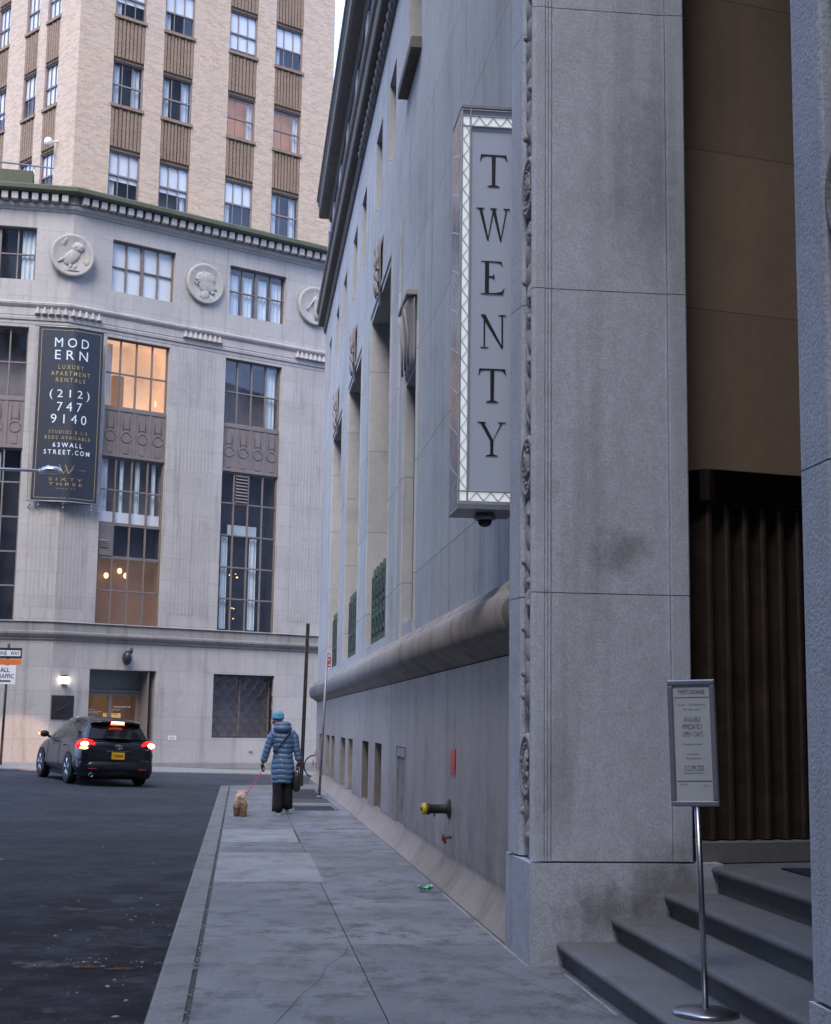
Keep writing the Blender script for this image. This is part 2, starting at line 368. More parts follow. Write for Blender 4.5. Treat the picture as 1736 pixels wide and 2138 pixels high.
def curtain(mb, x0, x1, z0, z1, y, n=None):
    n = n or max(6, int((x1-x0)/.03)); a = random.random()*6
    for i in range(n):
        xa = x0+(x1-x0)*i/n; xb = x0+(x1-x0)*(i+1)/n
        ya = y+.025*sin(a+i*1.3); yb = y+.025*sin(a+(i+1)*1.3)
        mb.add([(xa,ya,z0),(xb,yb,z0),(xb,yb,z1),(xa,ya,z1)], [(0,1,2,3)], True)
def grid_window(parent, x0, x1, z0, z1, cols, rows, y, bar=.05, fm='bronze_paint', gm='glass', room='room_dark', skip=(), wide=None, name='window', deep=.5):
    """window frame with muntins at depth y; sub-parts: panes, the room wall behind. rows = list of z breaks or a count"""
    f = MB(); b = bar
    zb = rows if isinstance(rows, list) else [z0+(z1-z0)*i/rows for i in range(rows+1)]
    f.bbox(x0, x0+b, y, y+.07, z0, z1, .006); f.bbox(x1-b, x1, y, y+.07, z0, z1, .006)
    for i, z in enumerate(zb):
        h = b/2; lo, hi = (z, z+b) if i == 0 else ((z-b, z) if i == len(zb)-1 else (z-h, z+h))
        f.bbox(x0+b, x1-b, y+.002, y+.068, lo, hi, .006)
    for i in range(1, cols):
        x = x0+(x1-x0)*i/cols; w = b/2 if not (wide and i in wide) else b*1.1
        f.bbox(x-w, x+w, y-.003, y+.065, z0+b, z1-b, .006)
    o = f.build(name, M[fm], parent)
    g = MB(); g.quad((x0,y+.045,z0),(x1,y+.045,z0),(x1,y+.045,z1),(x0,y+.045,z1)); g.build('pane', M[gm], o, fix=False)
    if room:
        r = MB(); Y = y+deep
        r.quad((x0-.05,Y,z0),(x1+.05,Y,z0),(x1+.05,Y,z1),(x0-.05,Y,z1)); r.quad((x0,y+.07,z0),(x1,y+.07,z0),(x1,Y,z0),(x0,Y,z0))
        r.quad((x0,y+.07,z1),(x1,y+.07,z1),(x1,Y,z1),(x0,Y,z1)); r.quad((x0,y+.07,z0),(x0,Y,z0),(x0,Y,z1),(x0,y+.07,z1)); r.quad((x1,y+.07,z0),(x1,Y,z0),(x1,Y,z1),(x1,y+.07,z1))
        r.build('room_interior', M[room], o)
    return o
def flutes(mb, x0, x1, z0, z1, n, y, amp=.035):
    w = (x1-x0)/n; pts = []
    for i in range(n):
        a = x0+i*w
        pts += [(a, y), (a+w*.5, y), (a+w*.54, y+amp*.7), (a+w*.64, y+amp), (a+w*.88, y+amp), (a+w*.97, y+amp*.7)]
    pts.append((x1, y))
    for (xa, ya), (xb, yb) in zip(pts, pts[1:]):
        mb.quad((xa,ya,z0),(xb,yb,z0),(xb,yb,z1),(xa,ya,z1))
    return mb

# ------------------------------------------------------------------ frames of the two buildings
# street building: u runs away along the facade, v into the building; local x = -u
RO = Vector((.79, 9.81, 0)); R_ROT = RAD(-83.4)
def rb(u, v, z=0.0):
    eu = Vector((-sin(RAD(6.6)), cos(RAD(6.6)), 0)); ei = Vector((cos(RAD(6.6)), sin(RAD(6.6)), 0))
    return RO+eu*u+ei*v+Vector((0, 0, z))
# corner apartment building: x along the right-hand face, y inward
LO = Vector((-11.10, 45.11, 0)); L_ROT = RAD(36)
def lb(x, off, z=0.0):
    d = Vector((cos(L_ROT), sin(L_ROT), 0)); n = Vector((sin(L_ROT), -cos(L_ROT), 0)); return LO+d*x+n*off+Vector((0, 0, z))
C_ROT = RAD(-26)
def sstep(t): t = max(0, min(1, t)); return t*t*(3-2*t)
def road_z(x, y):
    return -.12-.035*max(-9, min(9, x+4.5))*sstep((y-24)/11)

# ------------------------------------------------------------------ ground
def asphalt():
    m, t, b = new_mat('worn_asphalt')
    big = noise_fac(t, .35, 5, .6, .35, .7); fine = noise_fac(t, 38, 4, .85, .45, .62); mid = noise_fac(t, 2.2, 8, .78, .45, .60)
    c = mixc(t, big, (.056, .061, .076), (.108, .116, .136)); c = mixc(t, math_(t, 'MULTIPLY', mid, .55), c, (.028, .027, .028))
    c = mixc(t, math_(t, 'MULTIPLY', fine, .55), c, (.15, .15, .155)); ag = noise_fac(t, 130, 2, .6, .58, .7); c = mixc(t, math_(t, 'MULTIPLY', ag, .5), c, (.20, .20, .20))
    tc = N(t, 'ShaderNodeTexCoord'); sx = N(t, 'ShaderNodeSeparateXYZ'); t.links.new(tc.outputs['Object'], sx.inputs[0])
    # darker, dirtier strip beside the kerb (gutter dirt with its own edge), in street coordinates
    v = math_(t, 'ADD', math_(t, 'MULTIPLY', math_(t, 'SUBTRACT', sx.outputs[0], .79), .9934), math_(t, 'MULTIPLY', math_(t, 'SUBTRACT', sx.outputs[1], 9.81), .1149))
    r = N(t, 'ShaderNodeMapRange'); r.inputs[1].default_value = -5.4; r.inputs[2].default_value = -3.0; t.links.new(v, r.inputs[0])
    g = math_(t, 'MULTIPLY', r.outputs[0], noise_fac(t, 1.1, 7, .7, .38, .58), True)
    yy = N(t, 'ShaderNodeMapRange'); yy.inputs[1].default_value = 20; yy.inputs[2].default_value = 12; t.links.new(sx.outputs[1], yy.inputs[0])
    g = math_(t, 'MULTIPLY', g, yy.outputs[0])
    c = mixc(t, math_(t, 'MULTIPLY', g, .8), c, (.014, .013, .013))
    wet = noise_fac(t, 1.7, 4, .6, .60, .66)
    t.links.new(c, b.inputs['Base Color'])
    ro = math_(t, 'SUBTRACT', .78, math_(t, 'MULTIPLY', math_(t, 'MULTIPLY', g, wet), .62)); t.links.new(ro, b.inputs['Roughness'])
    b.inputs['Specular IOR Level'].default_value = .22
    bump(t, b, math_(t, 'ADD', math_(t, 'ADD', fine, ag), math_(t, 'MULTIPLY', mid, 1.2)), .9, .014)
    return m
def pavement(name, col, dk=.25, spot=True):
    m, t, b = new_mat(name)
    big = noise_fac(t, .9, 6, .65, .35, .7); mid = noise_fac(t, 2.6, 10, .78, .48, .62, coord=(1.2, .9, 1)); fine = noise_fac(t, 70, 3, .8, .46, .62)
    c = mixc(t, big, col, tuple(x*.80 for x in col)); c = mixc(t, math_(t, 'MULTIPLY', mid, dk*1.9), c, (.085, .085, .085)); big2 = noise_fac(t, .38, 5, .7, .42, .6); c = mixc(t, math_(t, 'MULTIPLY', big2, dk), c, (.13, .13, .135))
    c = mixc(t, math_(t, 'MULTIPLY', fine, .22), c, (.46, .45, .44)); f2 = noise_fac(t, 34, 4, .8, .5, .66); c = mixc(t, math_(t, 'MULTIPLY', f2, .35), c, (.10, .10, .105))
    if spot:
        w = N(t, 'ShaderNodeTexVoronoi'); w.inputs['Scale'].default_value = 2.6; t.links.new(obj_coord(t), w.inputs['Vector'])
        s = math_(t, 'LESS_THAN', math_(t, 'ADD', w.outputs[0], math_(t, 'MULTIPLY', mid, .03)), .075); c = mixc(t, math_(t, 'MULTIPLY', s, .45), c, (.05, .05, .05))
    t.links.new(c, b.inputs['Base Color']); b.inputs['Specular IOR Level'].default_value = .45
    t.links.new(math_(t, 'SUBTRACT', .62, math_(t, 'MULTIPLY', big, .22)), b.inputs['Roughness'])
    bump(t, b, math_(t, 'ADD', fine, big), .3, .008); return m
M['asphalt'] = asphalt()
M['slab'] = pavement('grey_flagstone', (.27, .285, .32), .55)
M['slab2'] = pavement('pale_concrete_patch', (.39, .40, .41), .3, False)
M['kerb'] = pavement('granite_kerb', (.25, .24, .24), .5, False)
M['joint'] = plain('dirt_filled_joint', (.075, .072, .07), .9, 0, .5, 20)
M['grit'] = plain('pale_grit', (.34, .36, .38), .8, 0, .3, 30)
M['earth'] = plain('city_ground', (.06, .06, .06), .9)
MB().box(-400, 400, -400, 700, -3, -1.2).build('ground', M['earth']).__setitem__('kind', 'structure')
g = MB(); xs = [-60, -40, -26, -20]+[-16+i*.5 for i in range(45)]+[8, 12, 20, 40]; ys = [-40, -20, -6, 0]+[2+i for i in range(56)]+[62, 75, 100]
vs = [(x, y, road_z(x, y)) for y in ys for x in xs]; n = len(xs)
g.add(vs, [(j*n+i, j*n+i+1, (j+1)*n+i+1, (j+1)*n+i) for j in range(len(ys)-1) for i in range(n-1)], True)
o = g.build('road', M['asphalt']); struct(o)
# near pavement: polygon in (u,v); the far end turns along the cross street
def rbp(u, v, z): return tuple(rb(u, v, z))
def crossdir(u, v, s):   # a point s metres along the cross street from (u,v)
    p = rb(u, v); d = Vector((sin(RAD(62)), cos(RAD(62)), 0)); return p+d*s
far_slab = crossdir(26.6, -2.15, 14)
base = MB()
poly = [rb(-12, -2.37), rb(26.7, -2.37)]+[Vector(crossdir(27.0, -2.15, s)) for s in (0, 2, 5, 14)]+[rb(25, 9), rb(-12, 9)]
def zfar(p): return -.012*max(0, (p.y-33)) if p.x > -4 else 0
base.add([(p.x, p.y, -.012) for p in poly]+[(p.x, p.y, -.6) for p in poly], [tuple(range(len(poly)))]+[(i, (i+1) % len(poly), len(poly)+(i+1) % len(poly), len(poly)+i) for i in range(len(poly))])
o = base.build('pavement_bed', M['joint']); struct(o)
slabs = MB()
rsl = random.Random(21)
def slab(u0, u1, v0, v1, z=0.0, g=.004, mb=None):
    a = g; slabs.m = rsl.randrange(3); (mb or slabs).add([rbp(u0+a, v0+a, z), rbp(u1-a, v0+a, z), rbp(u1-a, v1-a, z), rbp(u0+a, v1-a, z)]+[rbp(u0+a, v0+a, z-.012), rbp(u1-a, v0+a, z-.012), rbp(u1-a, v1-a, z-.012), rbp(u0+a, v1-a, z-.012)],
        [(0,3,2,1), (0,1,5,4), (1,2,6,5), (2,3,7,6), (3,0,4,7)])
ul = [-12, -8.5, -5.6, -3.1, -1.0, 1.9, 3.2, 5.02]
for a, b_ in zip(ul, ul[1:]): slab(a, b_, -2.14, -1.1)
for a, b_ in ((8.25, 9.75), (12.1, 14.4), (14.4, 16.7), (20.5, 23.2), (23.2, 26.4)): slab(a, b_, -2.14, -1.1)
slab(16.7, 20.5, -2.14, -1.1)
ur = [-12, -8, -4.9, -1.9, .95, 3.6, 6.7, 9.4, 12.3, 15.2, 16.7]
for a, b_ in zip(ur, ur[1:]): slab(a, b_, -1.1, .3)
slab(16.7, 26.4, -1.1, -.98); slab(16.7, 25.2, -.14, .3); slab(18.3, 19.3, -.98, -.14, 0); slab(25.2, 26.4, -.98, .3)
slabs.add([rbp(26.42, -2.14, 0), rbp(26.42, 6, 0), tuple(crossdir(26.9, -2.15, 14)), tuple(crossdir(26.9, -2.15, .1))], [(0,1,2,3)])
o = slabs.build('pavement', [M['slab'], pavement('flagstone_darker', (.24, .255, .285), .55), pavement('flagstone_warmer', (.285, .295, .315), .6)]); struct(o)
slabs.m = 0
pt = MB(); slab(5.02, 8.25, -2.14, -1.06, .003, .004, pt); slab(9.75, 12.1, -2.14, -1.12, .003, .004, pt)
o = pt.build('pavement_patch', M['slab2']); struct(o)
k = MB(); u = -12.0
while u < 26.6:
    w = 2.3+random.random()*.6; e = min(u+w, 26.6); a, b_ = u+.004, e-.004
    pr = [(-2.37,-.35), (-2.372,-.03), (-2.365,-.008), (-2.345,0), (-2.17,.002), (-2.16,-.02)]
    k.loft([[rbp(a, v, z) for v, z in pr], [rbp(b_, v, z) for v, z in pr]], smooth=False, close=False); u = e
c0 = crossdir(26.85, -2.37, 0); cd = Vector((sin(RAD(62)), cos(RAD(62)), 0)); cn = Vector((-cd.y, cd.x, 0))
k.loft([[tuple(rb(26.6, v, z)) for v, z in ((-2.37,-.35),(-2.37,-.01),(-2.34,0),(-2.15,0))], [tuple(c0+cd*.15+cn*(.0)+Vector((0,0,z))) if i < 2 else tuple(c0+cd*(.2+.1*i)-cn*.1+Vector((0,0,z))) for i, z in enumerate((-.35,-.01,0,0))]], smooth=False, close=False)
for s0 in range(0, 14, 2):
    k.loft([[tuple(c0+cd*(s+.15)-cn*o_+Vector((0,0,z))) for o_, z in ((0,-.5),(0,-.02),(.02,-.003),(.2,0))] for s in (s0, s0+1.99)], smooth=False, close=False)
o = k.build('kerb', M['kerb']); struct(o)
# grit caught in the kerb joint
gr = MB()
for i in range(330):
    u = random.choice([random.uniform(-3, 3.5), random.uniform(3, 20)]); s = random.uniform(.003, .009)*(1 if random.random() < .9 else 1.6)
    if sin(u*3.1)+sin(u*7.3+1) < .1: continue
    p = rb(u, -2.15+random.gauss(0, .012), .002); gr.ell(p, (s*1.3, s, s*.6), 5, 3)
o = gr.build('kerb_grit', M['grit']); struct(o, 'stuff', 'white crumbs of grit along the kerb joint')
gr = MB()
for i in range(90):
    c = random.random()
    if c < .55: u = random.gauss(1.5, 1.6); v = -2.42-abs(random.gauss(.35, .45))
    elif c < .75: u = random.gauss(1.0, .15); v = -2.85+random.gauss(0, .16)
    else: u = random.uniform(-2, 22); v = random.uniform(-7, -2.5)
    s = random.uniform(.003, .011)*random.choice([1, 1, 1, 1.6]); p = rb(u, v); p.z = road_z(p.x, p.y)+.003
    gr.ell(p, (s*random.uniform(.8, 2.2), s, s*.6), 5, 3, Matrix.Rotation(random.random()*3, 3, 'Z'))
o = gr.build('road_litter', M['grit']); struct(o, 'stuff', 'tiny pale crumbs of litter scattered on the asphalt')
pu = MB(); rp = random.Random(4)
for cu, cv, ru, rv in ((.72,-2.66,.07,.12),(.80,-2.9,.05,.10)):
    f1, f2 = rp.random()*6, rp.random()*6; p0 = [rb(cu+ru*.7*cos(a*pi/12)*(1+.2*sin(2*a*pi/12+f1)+.12*sin(5*a*pi/12+f2)), cv+rv*.9*sin(a*pi/12)*(1+.2*sin(3*a*pi/12+f2))) for a in range(24)]
    pu.add([(p.x, p.y, road_z(p.x, p.y)+.004) for p in p0], [tuple(range(24))])
m_, t_, b_ = new_mat('shallow_water'); b_.inputs['Base Color'].default_value = (.012,.012,.014,1); b_.inputs['Roughness'].default_value = .04
o = pu.build('puddles', m_); struct(o)
# cracks in the flagstones
ck = MB()
def crack(pts, w=.0014):
    for (u0, v0), (u1, v1) in zip(pts, pts[1:]):
        a, b_ = rb(u0, v0, .0035), rb(u1, v1, .0035); d = (b_-a).normalized(); nn = Vector((-d.y, d.x, 0))*w
        ck.add([a-nn, b_-nn, b_+nn, a+nn], [(0,1,2,3)])
def jag(a, b_, n=6, j=.03): return [(a[0]+(b_[0]-a[0])*i/n+(random.gauss(0, j) if 0 < i < n else 0), a[1]+(b_[1]-a[1])*i/n+(random.gauss(0, j*.6) if 0 < i < n else 0)) for i in range(n+1)]
for q in [((1.37,-.69),(-1.9,.2)), ((.91,-1.12),(-1.8,-1.7)), ((1.9,-1.12),(.6,-.2)), ((3.9,-2.1),(4.4,-1.2)), ((4.4,-1.2),(5.0,-1.12)), ((.9,-1.1),(-.2,-.95)), ((8.3,-.6),(9.2,.0))]: crack(jag(*q))
o = ck.build('pavement_cracks', M['joint']); struct(o)
# white mortar line where the pavement meets the wall foot
ml = MB()
for a, b_ in ((-.02, 2.2), (2.4, 4.1), (-1.6, -.3)):
    uu = a
    while uu < b_:
        e = uu+random.uniform(.08, .3); w = random.uniform(.006, .014); v0 = -.022 if uu > -.03 else .155
        ml.add([rbp(uu, v0-w, .003), rbp(min(e, b_), v0-w*.8, .003), rbp(min(e, b_), v0+.01, .003), rbp(uu, v0+.01, .003)], [(0,1,2,3)]); uu = e+random.choice([0, 0, .02])
ml.box(RO.x, RO.x, 0, 0, 0, 0)
o = ml.build('mortar_line', M['grit']); struct(o)
# far pavement along the apartment building
def fz(x): 
    t = [(-12,.27),(1.38,.19),(3.2,.09),(5.87,-.02),(9.28,-.12),(15,-.28),(40,-.7)]
    for (a, za), (b_, zb) in zip(t, t[1:]):
        if x <= b_: return za+(zb-za)*(max(x, a)-a)/(b_-a)
    return t[-1][1]
fp = MB(); OFF = 3.2; fxs = [-14, -9, -6, -4, -2, 0]+[1.5*i for i in range(1, 14)]+[25, 40]
def curbz(x): return .05-.026*(x-1.67)
def offpt(x, off):   # the pavement follows the splayed corner
    p = lb(x, off)
    return p
rings = []
for x in fxs:
    zc, zb_ = curbz(x), fz(x)
    r = []
    for o_, z in ((-6, zb_+.02), (-.05, zb_+.01), (1.6, (zc+zb_)/2+.015), (OFF-.2, zc), (OFF-.03, zc-.004), (OFF, zc-.03), (OFF+.005, zc-.6)):
        r.append(tuple(offpt(x, o_, )+Vector((0, 0, z))))
    rings.append(r)
fp.loft(rings, smooth=False, close=False, cap=False)
o = fp.build('far_pavement', pavement('pale_far_pavement', (.30, .30, .30), .15, False)); struct(o)
fk = MB(); fk.loft([[tuple(lb(x, o_, curbz(x)+z)) for o_, z in ((OFF-.18, .004), (OFF-.01, .003), (OFF+.012, -.02), (OFF+.014, -.5))] for x in fxs], smooth=False, close=False)
o = fk.build('far_kerb', plain('dark_granite_kerb', (.15, .125, .13), .7, 0, .3, 5)); struct(o)

# ------------------------------------------------------------------ apartment building (podium + tower)
AB = empty('apartment_building', LO, L_ROT); tag(AB, 'tall building of tan brick above a pale limestone base with carved roundels', 'building')
CH = dict(rz=C_ROT)
colz = (4.5, 13.79); FR = (15.33, 17.06); cols_R = [(1.33, 3.57), (5.66, 7.88), (10.0, 12.25)]
holes = [(a, b_, *colz, .14) for a, b_ in cols_R]+[(a+.05, b_+.08, *FR, .16) for a, b_ in cols_R]+[(1.25, 3.53, .0, 3.1, 1.0), (5.6, 7.92, 1.0, 3.08, .16)]
w = wall(0, 14, -1, 18.1, holes); wf = w.build('limestone_wall', M['lime'], AB)
holesC = [(-3.45, -1.22, *colz, .14), (-3.42, -1.13, *FR, .16)]
wc = wall(-8, 0, -1, 18.1, holesC).build('limestone_wall', M['lime'], AB); wc.rotation_euler = (0, 0, C_ROT)
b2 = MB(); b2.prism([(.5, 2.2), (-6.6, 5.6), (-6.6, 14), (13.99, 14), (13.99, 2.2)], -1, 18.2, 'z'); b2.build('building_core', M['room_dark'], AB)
path = [(-7.19, 3.507), (0, 0), (14, 0)]
# stone base course, ledge, band, cornice
sweep(path, [(0,-1.0),(.03,-1.0),(.03,.18),(.02,.20),(0,.20)]).build('base_course', M['lime_dark'], AB)
sweep(path, [(0,3.93),(.02,3.93),(.05,3.96),(.055,4.02),(.11,4.05),(.16,4.12),(.165,4.17),(.12,4.175),(.12,4.20),(.05,4.22),(.05,4.495),(.10,4.5),(.02,4.525),(0,4.525)]).build('ledge_moulding', M['lime_dark'], AB)
sweep(path, [(0,13.9),(.012,13.9),(.012,14.0),(.05,14.02),(.06,14.10),(.05,14.14),(.065,14.16),(.065,14.40),(.10,14.44),(.14,14.5),(.15,14.56),(.10,14.6),(0,14.62)]).build('string_course', M['lime_plain'], AB)
sweep(path, [(0,17.62),(.03,17.62),(.06,17.68),(.12,17.72),(.14,17.78),(.14,17.83),(.10,17.84),(.10,18.12),(0,18.12)]).build('cornice_moulding', M['lime_plain'], AB)
sweep(path, [(0,18.12),(.42,18.12),(.46,18.15),(.5,18.19),(.5,18.31),(.47,18.35),(0,18.44),(-1.2,18.46)]).build('cornice_top', M['moss'], AB)
def dentils(x0, x1, rz, pitch=.312, w=.2):
    mb = MB(); n = int((x1-x0)/pitch)
    for i in range(n): a = x0+i*pitch+.03; mb.bbox(a, a+w, -.36, -.10, 17.86, 18.1, .008)
    o = mb.build('dentil_course', M['lime_plain'], AB); o.rotation_euler = (0, 0, rz); return o
dentils(.12, 14, 0); dentils(-7.9, -.1, C_ROT)
MB().prism([(.13,-.13),(-.10,-.17),(-.27,.02),(-.2,.2),(.2,.2)], 17.86, 18.11, 'z').build('corner_dentil', M['lime_plain'], AB)
def guttae(x0, x1, n, rz):
    mb = MB(); p = (x1-x0)/n
    for i in range(n):
        c = x0+(i+.5)*p; mb.lathe([(.095,14.20),(.088,14.24),(.035,14.40),(.03,14.43)], (c,-.085,0), n=8)
    o = mb.build('carved_drops', M['lime_plain'], AB); o.rotation_euler = (0, 0, rz)
guttae(3.98, 5.45, 8, 0); guttae(8.35, 9.8, 8, 0); guttae(0, 1.08, 5, 0); guttae(-1.08, 0, 5, C_ROT)
def pil(x0, x1, n, rz):
    mb = flutes(MB(), x0, x1, 4.97, 13.78, n, -.004, .13)
    mb.quad((x0,-.004,4.94),(x1,-.004,4.94),(x1,-.004,4.97),(x0,-.004,4.97))
    o = mb.build('fluted_pilaster', M['lime_flute'], AB); o.rotation_euler = (0, 0, rz)
pil(3.9, 5.36, 11, 0); pil(8.36, 9.62, 10, 0); pil(.02, .92, 7, 0); pil(-.96, -.02, 7, C_ROT)

def spandrel(parent, x0, x1, z0, z1):
    """brown metal spandrel with four panels and rings"""
    mb = MB(); mb.box(x0, x1, .1, .2, z0, z1); n = 4; w = (x1-x0)/n
    mb.bbox(x0, x1, .075, .1, z1-.12, z1, .01); mb.bbox(x0, x1, .075, .1, z0, z0+.10, .01)
    for i in range(n+1): c = x0+i*w; mb.bbox(max(x0, c-.05), min(x1, c+.05), .08, .1, z0+.1, z1-.12, .006)
    for i in range(n):
        c = x0+(i+.5)*w; zc = z0+(z1-z0)*.42; pts = [(c+.17*cos(t*pi/8), .09, zc+.17*sin(t*pi/8)) for t in range(17)]
        mb.tube(pts, .014, 5); mb.bbox(c-.09, c+.09, .082, .1, zc+.27, z1-.2, .006); mb.bbox(c-.09, c+.09, .082, .1, z0+.14, zc-.25, .006)
        mb.tube([(c-.12,.09,zc+.2),(c-.12,.09,z1-.16)], .009, 4); mb.tube([(c+.12,.09,zc+.2),(c+.12,.09,z1-.16)], .009, 4)
    return mb.build('spandrel_panel', M['bronze_paint'], parent)
rows5 = [4.5, 5.6, 6.66, 7.74, 8.83, 9.9]
def column(x0, x1, kind, rz):
    made = []
    room = {'A': 'room_warm', 'B': 'room_mid', 'C': 'room_mid'}[kind]
    tw = grid_window(AB, x0, x1, 11.53, 13.79, 4, 2, .14, room=room, deep=.9); made.append(tw)
    made.append(spandrel(AB, x0, x1, 9.9, 11.53))
    if kind == 'A':
        hi = grid_window(AB, x0, x1, 7.74, 9.9, 4, [7.74, 8.83, 9.9], .14, room='room_mid', deep=.7)
        mid = grid_window(AB, x0, x1, 6.66, 7.74, 4, 1, .14, room='room_dark')
        lo = grid_window(AB, x0, x1, 4.5, 6.66, 4, [4.5, 5.6, 6.66], .14, room='room_frost', deep=.5); made += [hi, mid, lo]
        c = MB(); w = (x1-x0)/4
        for i in range(4): curtain(c, x0+i*w+.06+(.25 if i else 0)*.6, x0+i*w+.36, 8.1, 9.85, .32)
        c.build('curtain', M['curtain'], hi)
        c = MB(); c.box(x0+.05, x1-.05, .25, .3, 7.78, 8.14); c.build('window_board', M['white'], hi)
        c = MB(); c.bbox(x0+.05, x0+w-.02, .12, .19, 6.7, 7.70, .01); 
        for i in range(4): c.add([(x0+.08,.08,6.98+i*.06),(x0+.40,.08,6.98+i*.06),(x0+.40,.12,7.03+i*.06),(x0+.08,.12,7.03+i*.06)], [(0,1,2,3)])
        c.build('vent_panel', M['bronze_paint'], mid)
        c = MB()
        for xx, zz in ((x0+.52, 6.1), (x0+.98, 6.28), (x0+1.2, 6.14)): c = MB(); c.ell((xx, .45, zz), (.085, .05, .095)); c.build('ceiling_lamp', M['bulb'], lo)
        c = MB(); curtain(c, x0+.22, x0+.42, 11.6, 13.7, .5); c.build('curtain', M['curtain'], tw)
        c = MB(); c.ell((x1-.17, .6, 11.95), (.02, .03, .12)); c.build('wall_lamp', M['bulb'], tw)
        c = MB(); c.box(x0+.62, x0+1.0, .8, .95, 11.53, 12.75); c.box(x0+.07, x0+.16, .7, .9, 11.53, 13.0); c.build('door', plain('cream_door', (.5,.30,.15), .6), tw)
    else:
        lo = grid_window(AB, x0, x1, 4.5, 9.9, 4, rows5, .14, room='room_dark', deep=.6); made.append(lo); w = (x1-x0)/4
        c = MB()
        for i in (0, 2):
            curtain(c, x0+i*w+.12+(.05 if i else .08), x0+i*w+.46, 4.6, 7.7 if kind == 'B' else 9.8, .3)
        c.build('curtain', M['curtain'], lo)
        if kind == 'B':
            c = MB()
            for i in range(9): z = 8.88+i*.11; c.add([(x0+w+.05,.1,z),(x0+2*w-.04,.1,z),(x0+2*w-.04,.16,z+.07),(x0+w+.05,.16,z+.07)], [(0,1,2,3)])
            c.build('louvre', M['bronze_paint'], lo)
            c = MB(); c.box(x0+w, x0+3*w, .5, .55, 7.78, 8.15); c.build('shelf', M['curtain'], lo)
            c = MB()
            for i in range(8):
                c = MB(); c.ell((x0+w*1.5+random.gauss(0,.1), .45, random.choice([5.0,5.3,6.0,6.4])+random.gauss(0,.06)), (random.uniform(.012,.05), .03, .014)); c.build('room_lamp', M['bulb'], lo)
            c = MB(); c.ell((x0+w*1.05, .3, 6.42), (.03, .03, .03))
            c.build('room_lamp', M['bulb'], lo)
        c = MB(); curtain(c, x1-.5 if kind == 'B' else x0+.1, x1-.12 if kind == 'B' else x0+.5, 11.55, 13.7, .3); c.build('curtain', M['curtain'], tw)
    for m in made: m.rotation_euler = (0, 0, rz)
column(1.33, 3.57, 'A', 0); column(5.66, 7.88, 'B', 0); column(10.0, 12.25, 'C', 0); column(-3.45, -1.22, 'C', C_ROT)
# frieze windows
for x0, x1, rz, k in ((1.38, 3.65, 0, 'blind'), (5.72, 7.98, 0, 'cur'), (10.05, 12.33, 0, 'cur'), (-3.42, -1.13, C_ROT, 'cur2')):
    o = grid_window(AB, x0, x1, *FR, 4, 2, .16, room='room_dark' if k != 'cur' else 'room_mid', wide=(2,), deep=.5)
    c = MB()
    if k == 'blind': c.box(x0+.03, x1-.03, .225, .235, FR[0], FR[1]); c.build('blind', M['blind'], o)
    elif k == 'cur':
        for a, b_ in ((.08, .5), (.62, 1.05), (1.2, 1.62), (1.75, 2.2)): curtain(c, x0+a, x0+b_, FR[0], FR[1]-.25, .3)
        c.build('curtain', M['curtain'], o)
    else: curtain(c, x1-.45, x1-.05, FR[0], FR[1], .3); curtain(c, x0+.1, x0+.5, FR[0], FR[1], .3); c.build('curtain', M['curtain'], o)
    o.rotation_euler = (0, 0, rz)
